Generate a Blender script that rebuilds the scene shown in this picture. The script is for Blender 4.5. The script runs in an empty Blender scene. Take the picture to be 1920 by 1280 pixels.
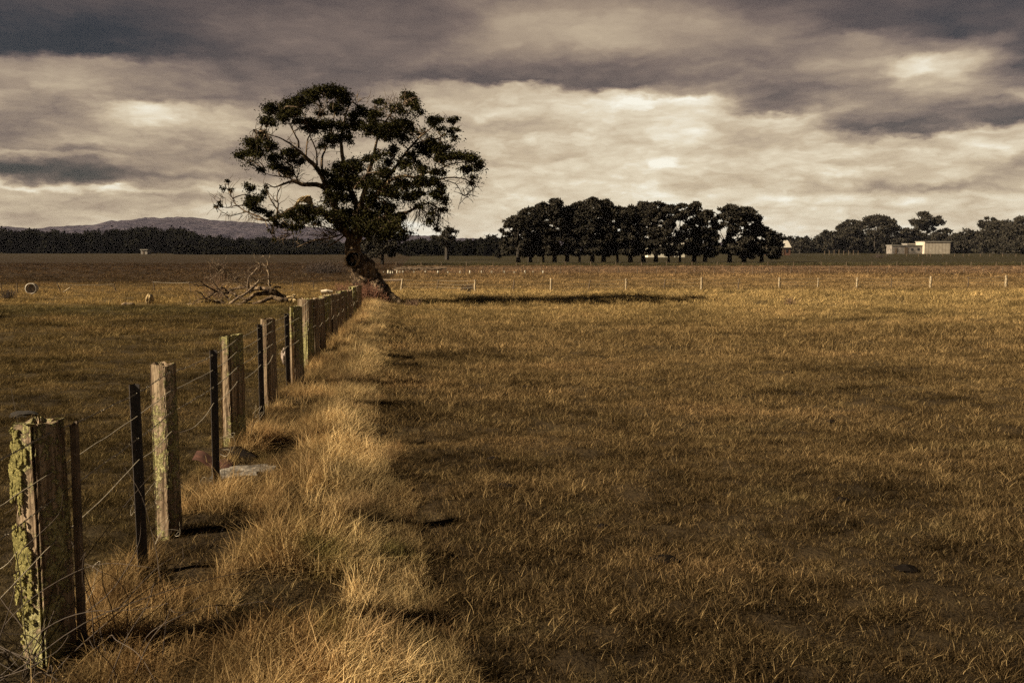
import bpy, math, random
import numpy as np
from mathutils import Vector
random.seed(7); R = np.random.default_rng(7)
S = bpy.context.scene
COL = S.collection
# ------------------------------------------------------------------ camera
F = 1700.0; EYE = 1.85; PITCH = math.atan(172 / F)
cam = bpy.data.cameras.new('camera'); camo = bpy.data.objects.new('camera', cam); COL.objects.link(camo)
cam.lens = 36 * F / 1920; cam.sensor_width = 36; cam.clip_start = .05; cam.clip_end = 9000
camo.location = (0, 0, EYE); camo.rotation_euler = (math.pi / 2 - PITCH, 0, 0)
S.camera = camo
S.view_settings.view_transform = 'Standard'; S.view_settings.look = 'None'
S.view_settings.exposure = 1.2; S.view_settings.gamma = 1
S.cycles.max_bounces = 6; S.cycles.diffuse_bounces = 3; S.cycles.transparent_max_bounces = 4
S.cycles.use_denoising = False
SUN_EL = math.radians(32); SUN_AZ = math.radians(255)      # compass bearing of the sun, y is north
sl = bpy.data.lights.new('sun', 'SUN'); sl.energy = 5.0; sl.angle = math.radians(.5); sl.color = (1, .83, .58)
so = bpy.data.objects.new('sun', sl); COL.objects.link(so)
sd = Vector((math.sin(SUN_AZ) * math.cos(SUN_EL), math.cos(SUN_AZ) * math.cos(SUN_EL), math.sin(SUN_EL)))
so.rotation_euler = sd.to_track_quat('Z', 'Y').to_euler(); so.location = (-30, -30, 30)

# ------------------------------------------------------------------ node helper
class NT:
    def __init__(s, tree): s.t = tree; s.n = tree.nodes; s.l = tree.links
    def node(s, typ, **kw):
        n = s.n.new(typ)
        for k, v in kw.items(): setattr(n, k, v)
        return n
    def put(s, sock, v):
        if isinstance(v, bpy.types.NodeSocket): s.l.new(v, sock)
        elif v is not None: sock.default_value = v
    def m(s, op, a, b=None, c=None, clamp=False):
        n = s.node('ShaderNodeMath', operation=op, use_clamp=clamp)
        s.put(n.inputs[0], a); s.put(n.inputs[1], b); s.put(n.inputs[2], c); return n.outputs[0]
    def v(s, op, a, b=None):
        n = s.node('ShaderNodeVectorMath', operation=op); s.put(n.inputs[0], a); s.put(n.inputs[1], b)
        return n.outputs['Value'] if op in ('LENGTH', 'DOT_PRODUCT') else n.outputs[0]
    def xyz(s, x, y, z=0.0):
        n = s.node('ShaderNodeCombineXYZ'); s.put(n.inputs[0], x); s.put(n.inputs[1], y); s.put(n.inputs[2], z); return n.outputs[0]
    def sep(s, a):
        n = s.node('ShaderNodeSeparateXYZ'); s.put(n.inputs[0], a); return n.outputs
    def noise(s, vec, scale, detail=4, rough=.55, col=False, dist=0):
        n = s.node('ShaderNodeTexNoise'); s.put(n.inputs['Vector'], vec); n.inputs['Scale'].default_value = scale
        n.inputs['Detail'].default_value = detail; n.inputs['Roughness'].default_value = rough; n.inputs['Distortion'].default_value = dist
        return n.outputs['Color' if col else 'Fac']
    def ramp(s, f, stops, interp='LINEAR'):
        n = s.node('ShaderNodeValToRGB'); s.put(n.inputs[0], f); e = n.color_ramp.elements; n.color_ramp.interpolation = interp
        while len(e) < len(stops): e.new(.5)
        for q, (p, c) in zip(e, stops): q.position = p; q.color = (*c, 1) if len(c) == 3 else c
        return n.outputs[0]
    def mr(s, f, a, b, c=0., d=1., t='SMOOTHSTEP'):
        n = s.node('ShaderNodeMapRange', interpolation_type=t); s.put(n.inputs[0], f)
        for i, q in enumerate((a, b, c, d)): n.inputs[i + 1].default_value = q
        return n.outputs[0]
    def mix(s, f, a, b, mode='MIX'):
        n = s.node('ShaderNodeMix', data_type='RGBA', blend_type=mode); s.put(n.inputs[0], f)
        s.put(n.inputs[6], a if isinstance(a, bpy.types.NodeSocket) else (*a, 1)); s.put(n.inputs[7], b if isinstance(b, bpy.types.NodeSocket) else (*b, 1))
        return n.outputs[2]
def srgb(r, g, b):
    f = lambda c: (c / 255 / 12.92) if c <= 10 else ((c / 255 + .055) / 1.055) ** 2.4
    return (f(r), f(g), f(b))

# ------------------------------------------------------------------ world: broken cloud deck in azimuth / elevation
W = bpy.data.worlds.new('World'); S.world = W; W.use_nodes = True
wt = NT(W.node_tree); wt.n.clear()
tc = wt.node('ShaderNodeTexCoord').outputs['Generated']
X, Y, Z = wt.sep(tc)[:3]
az = wt.m('ARCTAN2', X, Y); el = wt.m('ARCSINE', Z)
P0 = wt.xyz(az, el)
zc = wt.m('ADD', wt.m('MAXIMUM', Z, 0.0), .10)
PL = wt.xyz(wt.m('DIVIDE', X, zc), wt.m('MULTIPLY', wt.m('DIVIDE', Y, zc), 1.0), 0.0)
w1 = wt.v('SUBTRACT', wt.noise(wt.v('MULTIPLY', P0, (1, 2.6, 1)), 5, 5, .6, True), (.5, .5, .5))
w2 = wt.v('SUBTRACT', wt.noise(wt.v('MULTIPLY', P0, (1, 2.2, 1)), 22, 5, .6, True), (.5, .5, .5))
PW = wt.v('ADD', P0, wt.v('MULTIPLY', w1, (.10, .016, 0)))
PW = wt.v('ADD', PW, wt.v('MULTIPLY', w2, (.045, .026, 0)))
# cloud brightness by bearing: (elevation in px above the horizon line, display level) for thirteen bearings across the view
COLS = {0: [(0,80),(98,72),(108,140),(180,150),(215,115),(250,125),(285,150),(300,112),(335,105),(348,175),(362,140),(380,178),(420,150),(455,185)],
 160: [(0,78),(98,70),(112,148),(170,148),(205,130),(235,140),(262,165),(285,120),(338,105),(348,165),(370,165),(400,160),(460,190)],
 320: [(0,80),(70,85),(100,88),(125,130),(185,130),(198,190),(230,185),(265,160),(290,150),(320,165),(345,150),(365,135),(380,175),(420,185),(460,195)],
 480: [(0,88),(60,105),(110,95),(140,110),(185,128),(215,165),(250,170),(280,140),(330,150),(360,170),(400,180),(460,200)],
 640: [(0,95),(50,110),(80,112),(115,100),(150,98),(185,125),(230,145),(270,150),(330,170),(400,185),(460,200)],
 800: [(0,98),(40,105),(90,110),(120,120),(155,90),(166,150),(190,175),(260,170),(330,180),(400,190),(460,200)],
 960: [(0,125),(35,150),(80,145),(110,120),(155,95),(165,185),(210,195),(235,170),(260,185),(300,190),(360,200),(460,205)],
 1120: [(0,135),(50,165),(90,150),(125,110),(160,98),(172,180),(190,215),(220,195),(260,190),(330,200),(400,195),(460,205)],
 1280: [(0,115),(40,150),(80,145),(115,120),(150,125),(172,150),(185,225),(210,205),(260,195),(340,200),(352,185),(370,205),(460,200)],
 1440: [(0,100),(50,130),(90,115),(150,125),(180,105),(210,105),(222,185),(245,175),(280,190),(330,195),(350,180),(375,205),(460,200)],
 1600: [(0,85),(55,80),(72,130),(110,150),(150,130),(205,135),(240,100),(250,150),(270,195),(300,180),(322,215),(345,165),(355,150),(370,195),(460,200)],
 1760: [(0,78),(60,75),(80,120),(115,180),(150,165),(190,145),(225,95),(246,92),(256,175),(290,195),(310,170),(335,200),(348,150),(362,190),(460,195)],
 1920: [(0,80),(70,75),(120,80),(145,110),(180,160),(200,105),(230,100),(240,185),(275,200),(300,150),(340,165),(370,195),(460,190)]}
def azel(px, py):
    a = (px - 960) / F; b = (640 - py) / F; r = Vector((a, b * math.sin(PITCH) + math.cos(PITCH), b * math.cos(PITCH) - math.sin(PITCH))).normalized()
    return math.atan2(r.x, r.y), math.asin(r.z)
wx, wy, _ = wt.sep(PW)[:3]
kx = wt.m('ADD', wt.m('MULTIPLY', wt.m('TANGENT', wt.m('MAXIMUM', wt.m('MINIMUM', wx, .5141), -.5141)), F / 160), 6.0)       # 0..12
ev = wt.m('DIVIDE', wy, .30); acc = None
for q, (cx, st) in enumerate(COLS.items()):
    r_ = wt.ramp(ev, [(azel(cx, y_)[1] / .30, (l_ / 255,) * 3) for y_, l_ in reversed(st)], 'LINEAR')
    w_ = wt.mr(wt.m('ABSOLUTE', wt.m('SUBTRACT', kx, float(q))), 0, 1, 1, 0, 'SMOOTHSTEP')
    v_ = wt.m('MULTIPLY', r_, w_); acc = v_ if acc is None else wt.m('ADD', acc, v_)
def blob(cx, cy, rx, ry, dl, soft, acc):
    mp = wt.node('ShaderNodeMapping', vector_type='TEXTURE'); wt.put(mp.inputs[0], PW)
    mp.inputs['Location'].default_value = (*azel(cx, cy), 0); mp.inputs['Scale'].default_value = (rx / F, ry / F, 1)
    return wt.m('ADD', acc, wt.mr(wt.v('LENGTH', mp.outputs[0]), soft, 1.15, dl, 0.0))
for b_ in [(1246, 306, 20, 20, .13, .0), (268, 203, 50, 14, .10, .2), (1700, 120, 60, 22, .14, .2), (1860, 245, 70, 12, .08, .2), (1190, 192, 60, 16, .08, .2), (1060, 262, 90, 12, .08, .2), (90, 320, 330, 16, -.13, .3), (60, 60, 420, 50, -.07, .3), (180, 352, 300, 8, .12, .2), (60, 290, 200, 8, .10, .2), (330, 225, 160, 18, .08, .2), (420, 330, 160, 12, -.06, .2)]: acc = blob(*b_, acc)
n1 = wt.noise(PL, 1.1, 7, .6, dist=.3)
n2 = wt.noise(wt.v('ADD', wt.v('MULTIPLY', P0, (.8, 2.5, 1)), wt.v('MULTIPLY', w1, (.1, .1, 0))), 13, 11, .66)
lowm = wt.mr(el, .10, .24, 1., .35)
acc = wt.m('ADD', acc, wt.m('MULTIPLY', wt.m('SUBTRACT', n1, .5), .10))
acc = wt.m('ADD', acc, wt.m('MULTIPLY', wt.m('MULTIPLY', wt.m('SUBTRACT', n2, .5), .34), lowm))
b_ = wt.v('ADD', wt.v('MULTIPLY', P0, (.8, 2.6, 1)), wt.v('MULTIPLY', w2, (.04, .04, 0)))
for sc_, am in ((10, .26), (26, .13), (60, .06)):
    bl = wt.m('ABSOLUTE', wt.m('SUBTRACT', wt.noise(b_, sc_, 2, .5), .5)); acc = wt.m('ADD', acc, wt.m('MULTIPLY', wt.m('MULTIPLY', wt.m('SUBTRACT', bl, .10), am * 2.2), lowm))
acc = wt.m('ADD', wt.m('MULTIPLY', wt.m('SUBTRACT', acc, .6), 1.28), .615)
acc = wt.m('SUBTRACT', acc, wt.mr(el, .29, .6, 0, .22, 'LINEAR'), clamp=True)  # unseen sky above the view darkened to weaken the ambient light
lowc = wt.ramp(acc, [(.0, srgb(0, 0, 0)), (.15, srgb(42, 36, 34)), (.28, srgb(84, 69, 61)), (.40, srgb(118, 99, 86)), (.55, srgb(158, 137, 114)), (.70, srgb(196, 176, 146)), (.82, srgb(223, 208, 180)), (.95, srgb(248, 242, 224))])
lowc = wt.mix(wt.mr(el, .0, .09, .5, 0), lowc, wt.mix(1.0, lowc, (.93, 1.0, 1.10), 'MULTIPLY'))
sky = wt.node('ShaderNodeTexSky', sky_type='NISHITA'); sky.sun_disc = False; sky.sun_elevation = SUN_EL; sky.sun_rotation = SUN_AZ
b1 = wt.node('ShaderNodeBackground'); wt.put(b1.inputs[0], sky.outputs[0]); b1.inputs[1].default_value = .06
b2 = wt.node('ShaderNodeBackground'); wt.put(b2.inputs[0], lowc); b2.inputs[1].default_value = .455
ms = wt.node('ShaderNodeMixShader'); ms.inputs[0].default_value = .94
wt.l.new(b1.outputs[0], ms.inputs[1]); wt.l.new(b2.outputs[0], ms.inputs[2])
wo = wt.node('ShaderNodeOutputWorld'); wt.l.new(ms.outputs[0], wo.inputs[0])
W.cycles.sampling_method = 'MANUAL'; W.cycles.sample_map_resolution = 512

# ------------------------------------------------------------------ geometry helpers
def ray(px, py):
    a = (px - 960) / F; b = (640 - py) / F
    return np.array((a, b * math.sin(PITCH) + math.cos(PITCH), b * math.cos(PITCH) - math.sin(PITCH)))
def at(px, py, depth):
    r = ray(px, py); return np.array((0, 0, EYE)) + r * depth / r[1]
def gnd(px, py, z=0.):
    r = ray(px, py); return np.array((0, 0, EYE)) + r * (z - EYE) / r[2]

def _hash(i, j, s):
    n = (i.astype(np.int64) * 374761393 + j.astype(np.int64) * 668265263 + s * 974711) & 0xffffffff
    n = ((n ^ (n >> 13)) * 1274126177) & 0xffffffff
    return ((n ^ (n >> 16)) & 0xffff) / 65535.
def vnoise(x, y, s=0):
    x = np.asarray(x, float); y = np.asarray(y, float)
    i = np.floor(x); j = np.floor(y); u = x - i; v = y - j; u = u * u * (3 - 2 * u); v = v * v * (3 - 2 * v)
    a, b, c, d = _hash(i, j, s), _hash(i + 1, j, s), _hash(i, j + 1, s), _hash(i + 1, j + 1, s)
    return (a * (1 - u) + b * u) * (1 - v) + (c * (1 - u) + d * u) * v
def fbm(x, y, s=0, o=4):
    t = 0; a = .5; k = 1.
    for q in range(o): t = t + a * vnoise(np.asarray(x) * k, np.asarray(y) * k, s + q); a *= .5; k *= 2.03
    return t / .9375
def fence_x(y): return -1.72 - .104 * np.asarray(y, float)
def bend(y): return .075 * np.clip(10 - y, 0, 8)
def strip(x, y):                      # 1 on the tall dry grass beside the fence
    o = x - fence_x(y); w = 1.62 + .45 * bend(y) - .02 * np.clip(y, 0, 30) + .35 * (fbm(x * .0 + 3, y * .5, 5) - .5) * 2
    return np.clip((o + .15) / .3, 0, 1) * np.clip((w - o) / .9, 0, 1) * np.clip((33 - y) / 3, 0, 1)
def height(x, y):
    x = np.asarray(x, float); y = np.asarray(y, float)
    f = np.clip((90 - y) / 50, 0, 1)
    h = f * (.06 * (fbm(x * .9, y * .9, 11) - .5) + .08 * (fbm(x * 3, y * 3, 13, 3) - .5))
    return h + .05 * strip(x, y)

class MB:
    def __init__(s): s.v = []; s.f = []; s.n = 0; s.c = []
    def add(s, v, f, c=None):
        v = np.asarray(v, float).reshape(-1, 3); s.v.append(v); s.f.append(np.asarray(f, np.int64).reshape(-1, 4) + s.n); s.n += len(v)
        s.c.append(np.zeros(len(v)) + (0 if c is None else c))
    def tube(s, pts, rad, sides=6, jit=0., cap=True, c=None):
        pts = np.asarray(pts, float); n = len(pts); rad = np.zeros(n) + rad
        tg = np.gradient(pts, axis=0); tg /= np.linalg.norm(tg, axis=1, keepdims=True) + 1e-9
        ref = np.array((0, 1., .13)) if abs(tg[:, 1]).mean() < .8 else np.array((1., 0, .1))
        a = np.cross(tg, ref); a /= np.linalg.norm(a, axis=1, keepdims=True) + 1e-9; b = np.cross(tg, a)
        th = np.arange(sides) / sides * 2 * math.pi
        rr = rad[:, None] * (1 + jit * (R.random((n, sides)) - .5) * 2)
        V = pts[:, None] + a[:, None] * (np.cos(th)[None, :, None] * rr[..., None]) + b[:, None] * (np.sin(th)[None, :, None] * rr[..., None])
        V = V.reshape(-1, 3); i = np.arange(n - 1)[:, None] * sides; k = np.arange(sides)[None]; k2 = (k + 1) % sides
        f = np.stack([i + k, i + k2, i + sides + k2, i + sides + k], -1).reshape(-1, 4)
        if cap:
            V = np.vstack([V, pts[:1], pts[-1:]]); m = n * sides; kk = np.arange(0, sides, 2)
            f = np.vstack([f, np.stack([m + 0 * kk, (kk + 2) % sides, (kk + 1) % sides, kk], -1),
                           np.stack([m + 1 + 0 * kk, (n - 1) * sides + kk, (n - 1) * sides + (kk + 1) % sides, (n - 1) * sides + (kk + 2) % sides], -1)]) if sides % 2 == 0 else f
        s.add(V, f, c)
    def box(s, lo, hi, M=None):
        x0, y0, z0 = lo; x1, y1, z1 = hi
        v = np.array([(x0, y0, z0), (x1, y0, z0), (x1, y1, z0), (x0, y1, z0), (x0, y0, z1), (x1, y0, z1), (x1, y1, z1), (x0, y1, z1)], float)
        if M is not None: v = v @ M[0].T + M[1]
        s.add(v, [(0, 3, 2, 1), (4, 5, 6, 7), (0, 1, 5, 4), (1, 2, 6, 5), (2, 3, 7, 6), (3, 0, 4, 7)])
    def leaves(s, p, ln, wd, droop=0., c=None):
        n = len(p); d = R.normal(size=(n, 3)); d[:, 2] -= droop; d /= np.linalg.norm(d, axis=1, keepdims=True)
        w = np.cross(d, R.normal(size=(n, 3))); w /= np.linalg.norm(w, axis=1, keepdims=True)
        L = (ln * (.6 + .8 * R.random(n)))[:, None]; Wd = (wd * (.6 + .8 * R.random(n)))[:, None]
        V = np.stack([p, p + d * L * .45 + w * Wd * .5, p + d * L, p + d * L * .45 - w * Wd * .5], 1).reshape(-1, 3)
        s.add(V, np.arange(4 * n).reshape(n, 4), np.repeat(R.random(n), 4) if c is None else c)
    def build(s, name, mat, parent=None, smooth=False):
        V = np.vstack(s.v).astype(np.float32); Fc = np.vstack(s.f).astype(np.int32)
        me = bpy.data.meshes.new(name); me.vertices.add(len(V)); me.vertices.foreach_set('co', V.ravel())
        tri = Fc[:, 2] == Fc[:, 3]
        me.loops.add(Fc.size); me.loops.foreach_set('vertex_index', Fc.ravel()); me.polygons.add(len(Fc))
        me.polygons.foreach_set('loop_start', np.arange(len(Fc), dtype=np.int32) * 4)
        me.polygons.foreach_set('use_smooth', np.full(len(Fc), bool(smooth)))
        me.update(calc_edges=True)
        at_ = me.attributes.new('tone', 'FLOAT', 'POINT'); at_.data.foreach_set('value', np.concatenate(s.c).astype(np.float32))
        me.materials.append(mat)
        o = bpy.data.objects.new(name, me); COL.objects.link(o)
        if parent is not None:
            o.parent = parent
            o.matrix_parent_inverse = parent.matrix_basis.inverted()
        return o
def tag(o, label=None, cat=None, group=None, kind=None):
    if label: o['label'] = label
    if cat: o['category'] = cat
    if group: o['group'] = group
    if kind: o['kind'] = kind
    return o
def empty(name, loc, label, cat, group=None):
    o = bpy.data.objects.new(name, None); COL.objects.link(o); o.location = tuple(float(q) for q in loc); o.empty_display_size = .2
    return tag(o, label, cat, group)
def smooth(pts, n=4):                 # Catmull-Rom through points (any columns)
    P = np.asarray(pts, float); P = np.vstack([2 * P[0] - P[1], P, 2 * P[-1] - P[-2]]); out = []
    for i in range(1, len(P) - 2):
        for k in range(n):
            t = k / n; out.append(.5 * ((2 * P[i]) + (-P[i - 1] + P[i + 1]) * t + (2 * P[i - 1] - 5 * P[i] + 4 * P[i + 1] - P[i + 2]) * t * t + (-P[i - 1] + 3 * P[i] - 3 * P[i + 1] + P[i + 2]) * t ** 3))
    out.append(P[-2]); return np.array(out)
ORD = 'first second third fourth fifth sixth seventh eighth ninth tenth eleventh twelfth thirteenth fourteenth fifteenth sixteenth seventeenth eighteenth nineteenth twentieth'.split()

# ------------------------------------------------------------------ materials
def new_mat(name):
    m = bpy.data.materials.new(name); m.use_nodes = True; t = NT(m.node_tree); t.n.clear()
    out = t.node('ShaderNodeOutputMaterial'); return m, t, out
def principled(t, out, col, rough=.8, metal=0., bump=None, bs=.5, bd=.02, spec=.2):
    p = t.node('ShaderNodeBsdfPrincipled'); t.put(p.inputs['Base Color'], col if isinstance(col, bpy.types.NodeSocket) else (*col, 1)); t.put(p.inputs['Roughness'], rough)
    p.inputs['Metallic'].default_value = metal; p.inputs['Specular IOR Level'].default_value = spec
    if bump is not None:
        b = t.node('ShaderNodeBump'); b.inputs['Strength'].default_value = bs; b.inputs['Distance'].default_value = bd
        t.put(b.inputs['Height'], bump); t.l.new(b.outputs[0], p.inputs['Normal'])
    t.l.new(p.outputs[0], out.inputs[0]); return p
def pos(t): return t.node('ShaderNodeNewGeometry').outputs['Position']
def attr(t, n): return t.node('ShaderNodeAttribute', attribute_name=n).outputs['Fac']

def pasture_color(t):
    p = pos(t); x, y, z = t.sep(p)[:3]
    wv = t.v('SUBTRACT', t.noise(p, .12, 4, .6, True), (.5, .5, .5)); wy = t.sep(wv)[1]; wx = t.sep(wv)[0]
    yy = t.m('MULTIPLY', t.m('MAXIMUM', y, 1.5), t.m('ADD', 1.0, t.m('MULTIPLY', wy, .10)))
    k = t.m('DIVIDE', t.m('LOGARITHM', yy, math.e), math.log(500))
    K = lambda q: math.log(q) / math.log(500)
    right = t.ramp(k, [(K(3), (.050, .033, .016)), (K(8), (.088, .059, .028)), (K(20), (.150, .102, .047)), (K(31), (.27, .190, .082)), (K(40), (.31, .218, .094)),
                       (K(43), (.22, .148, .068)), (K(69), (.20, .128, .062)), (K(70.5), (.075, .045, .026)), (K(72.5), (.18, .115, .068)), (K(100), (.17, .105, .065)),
                       (K(106), (.038, .036, .016)), (K(420), (.048, .048, .022))])  # dark olive far field: cloud shadow put into the grass colour
    left = t.ramp(k, [(K(3), (.062, .045, .020)), (K(10), (.086, .060, .026)), (K(24), (.125, .087, .036)), (K(29), (.08, .066, .028)), (K(31), (.25, .172, .068)), (K(46), (.22, .145, .062)),  # dark green dip before the gold: tree shade put into the colour
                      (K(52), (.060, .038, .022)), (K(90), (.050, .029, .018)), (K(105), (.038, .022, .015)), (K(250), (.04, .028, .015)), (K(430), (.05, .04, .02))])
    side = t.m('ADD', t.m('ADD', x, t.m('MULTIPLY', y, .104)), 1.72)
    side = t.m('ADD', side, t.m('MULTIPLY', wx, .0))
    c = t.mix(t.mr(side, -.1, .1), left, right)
    st = t.v('MULTIPLY', p, (.55, 1, 1))
    a = t.noise(st, .55, 4, .6); b = t.noise(st, 2.2, 3, .6); e = t.noise(st, .09, 3, .5)
    c = t.mix(t.mr(b, .50, .70, 0, .3), c, (.050, .046, .021))           # greener patches
    c = t.mix(t.mr(a, .52, .70, 0, .4), c, (.13, .078, .038))             # rusty dead patches
    g = t.m('ADD', t.m('MULTIPLY', a, 1.5), t.m('ADD', t.m('MULTIPLY', b, .9), t.m('MULTIPLY', e, .6)))
    g = t.mr(g, 1.15, 1.85, .32, 1.75, 'LINEAR')
    return t.mix(1.0, c, t.xyz(g, g, g), 'MULTIPLY')

def mat_ground():
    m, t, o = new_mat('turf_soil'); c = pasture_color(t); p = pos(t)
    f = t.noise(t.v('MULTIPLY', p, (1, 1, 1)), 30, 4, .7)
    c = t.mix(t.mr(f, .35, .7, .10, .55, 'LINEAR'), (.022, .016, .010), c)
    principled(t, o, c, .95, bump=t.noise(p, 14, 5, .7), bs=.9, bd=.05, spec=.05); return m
def mat_grass(name, mode):
    m, t, o = new_mat(name); tn = attr(t, 'tone'); rnd = t.node('ShaderNodeObjectInfo').outputs['Random']
    if mode == 'tall':
        n = t.noise(pos(t), 1.6, 3, .6)
        c = t.ramp(tn, [(0, (.085, .052, .024)), (.35, (.22, .148, .066)), (.7, (.42, .300, .140)), (1, (.64, .48, .25))])
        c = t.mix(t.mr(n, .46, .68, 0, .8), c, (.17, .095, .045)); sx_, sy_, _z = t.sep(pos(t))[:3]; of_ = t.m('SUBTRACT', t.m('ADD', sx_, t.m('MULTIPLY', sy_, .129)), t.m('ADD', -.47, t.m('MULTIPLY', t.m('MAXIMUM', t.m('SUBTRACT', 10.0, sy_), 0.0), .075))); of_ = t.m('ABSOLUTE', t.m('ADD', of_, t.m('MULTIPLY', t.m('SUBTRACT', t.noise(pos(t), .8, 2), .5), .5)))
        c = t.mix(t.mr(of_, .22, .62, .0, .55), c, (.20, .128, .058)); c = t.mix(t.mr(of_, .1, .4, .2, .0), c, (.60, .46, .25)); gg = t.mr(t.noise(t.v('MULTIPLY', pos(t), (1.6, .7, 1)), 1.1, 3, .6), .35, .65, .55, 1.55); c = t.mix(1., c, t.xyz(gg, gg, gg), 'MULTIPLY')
        c = t.mix(t.mr(t.noise(t.v('ADD', pos(t), (7, 3, 1)), .9, 3, .6), .58, .74, 0, .7), c, (.10, .10, .025))
    else:
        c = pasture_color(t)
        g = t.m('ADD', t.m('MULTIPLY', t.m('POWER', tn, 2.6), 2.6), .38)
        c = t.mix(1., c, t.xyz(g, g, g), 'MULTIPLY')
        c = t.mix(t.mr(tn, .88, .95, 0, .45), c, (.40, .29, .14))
    g = t.m('ADD', t.m('MULTIPLY', rnd, .5), .75); c = t.mix(1., c, t.xyz(g, g, g), 'MULTIPLY')
    d = t.node('ShaderNodeBsdfDiffuse'); t.put(d.inputs[0], c); tr = t.node('ShaderNodeBsdfTranslucent'); t.put(tr.inputs[0], c)
    ms = t.node('ShaderNodeMixShader'); ms.inputs[0].default_value = .25; t.l.new(d.outputs[0], ms.inputs[1]); t.l.new(tr.outputs[0], ms.inputs[2]); t.l.new(ms.outputs[0], o.inputs[0])
    return m
def mat_wood(name, lich=.5, base=(.15, .105, .068), pale=(.40, .31, .21)):
    m, t, o = new_mat(name); p = t.node('ShaderNodeTexCoord').outputs['Object']; p = t.v('ADD', p, t.xyz(t.m('MULTIPLY', t.node('ShaderNodeObjectInfo').outputs['Random'], 50), 0., 0.))
    gr = t.noise(t.v('MULTIPLY', p, (38, 38, 1.6)), 1.5, 5, .65); gr2 = t.noise(t.v('MULTIPLY', p, (12, 12, 1.2)), 1.3, 3, .6)
    c = t.ramp(t.m('ADD', t.m('MULTIPLY', gr, .6), t.m('MULTIPLY', gr2, .4)), [(.3, tuple(q * .22 for q in base)), (.45, base), (.62, pale), (.8, tuple(q * 1.15 for q in pale))])
    ln = t.noise(p, 24, 6, .75); lp = t.noise(t.v('MULTIPLY', p, (1, 1, .5)), 3.2, 2, .5)
    lm = t.mr(t.m('ADD', t.m('MULTIPLY', ln, .6), t.m('MULTIPLY', lp, .5)), .60 - .09 * lich, .64 - .09 * lich, 0, 1)
    lc = t.ramp(t.noise(p, 60, 3, .7), [(.3, (.09, .08, .035)), (.5, (.28, .255, .11)), (.7, (.46, .42, .24))])
    c = t.mix(lm, c, lc)
    h = t.m('ADD', gr, t.m('MULTIPLY', lm, t.m('ADD', .35, t.noise(p, 70, 4, .7))))
    principled(t, o, c, .9, bump=h, bs=.9, bd=.012, spec=.1); return m
def mat_bark(name, lo=(.035, .025, .018), mid=(.13, .085, .05), hi=(.42, .33, .22), k=1.):
    m, t, o = new_mat(name); p = pos(t); n = t.noise(t.v('MULTIPLY', p, (3, 3, 1)), 2.2 * k, 6, .65)
    c = t.ramp(n, [(.34, lo), (.5, mid), (.66, hi)]); principled(t, o, c, .85, bump=t.noise(t.v('MULTIPLY', p, (5, 5, 1)), 5 * k, 5, .7), bs=.8, bd=.04, spec=.1); return m
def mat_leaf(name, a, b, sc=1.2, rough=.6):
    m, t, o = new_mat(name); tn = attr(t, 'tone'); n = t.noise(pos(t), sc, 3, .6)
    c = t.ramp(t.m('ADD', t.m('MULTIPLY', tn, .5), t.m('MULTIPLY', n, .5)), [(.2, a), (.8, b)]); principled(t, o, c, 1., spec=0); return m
def mat_plain(name, c, rough=.7, metal=0., var=.3, sc=8., spec=.3):
    m, t, o = new_mat(name); n = t.noise(t.node('ShaderNodeTexCoord').outputs['Object'], sc, 5, .65)
    c2 = t.mix(t.mr(n, .3, .7), tuple(q * (1 - var) for q in c), tuple(min(1, q * (1 + var)) for q in c)); principled(t, o, c2, rough, metal, bump=n, bs=.3, bd=.01, spec=spec); return m
M = dict(ground=mat_ground(), grass=mat_grass('pasture_blade', 'p'), tall=mat_grass('dry_stalk', 'tall'),
         wood=mat_wood('weathered_timber', .75), wood2=mat_wood('bare_timber', -.3), wood3=mat_wood('old_split_timber', .25), far_wood=mat_plain('pale_timber', (.30, .235, .15), .85, var=.5, sc=20),
         dark_wood=mat_plain('dark_timber', (.10, .07, .045), .85, var=.5, sc=15),
         steel=mat_plain('dark_steel', (.030, .024, .022), .6, .0, .4, 30), wire=mat_plain('zinc_wire', (.27, .23, .17), .6, .2, .3, 40),
         bark=mat_bark('gum_bark', (.02, .015, .012), (.075, .05, .032), (.30, .22, .14)), limb=mat_bark('limb_bark', (.022, .016, .012), (.075, .052, .036), (.24, .18, .12)), limb2=mat_bark('fallen_bark', (.04, .03, .022), (.14, .10, .07), (.36, .28, .19)), dead=mat_bark('dead_wood', (.06, .042, .028), (.20, .145, .09), (.46, .36, .24)), golden=mat_bark('torn_wood', (.12, .08, .035), (.34, .25, .13), (.56, .45, .28)),
         twig=mat_plain('red_twig', (.16, .075, .045), .8, var=.5, sc=5), char=mat_plain('black_hollow', (.010, .008, .007), .95, spec=0),
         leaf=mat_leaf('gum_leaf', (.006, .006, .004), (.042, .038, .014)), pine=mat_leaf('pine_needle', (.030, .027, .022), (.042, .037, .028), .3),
         wood_far=mat_leaf('woodland_leaf', (.007, .007, .006), (.018, .017, .012), .05), pinetrunk=mat_plain('pine_bark', (.035, .028, .022), .9))

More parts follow.
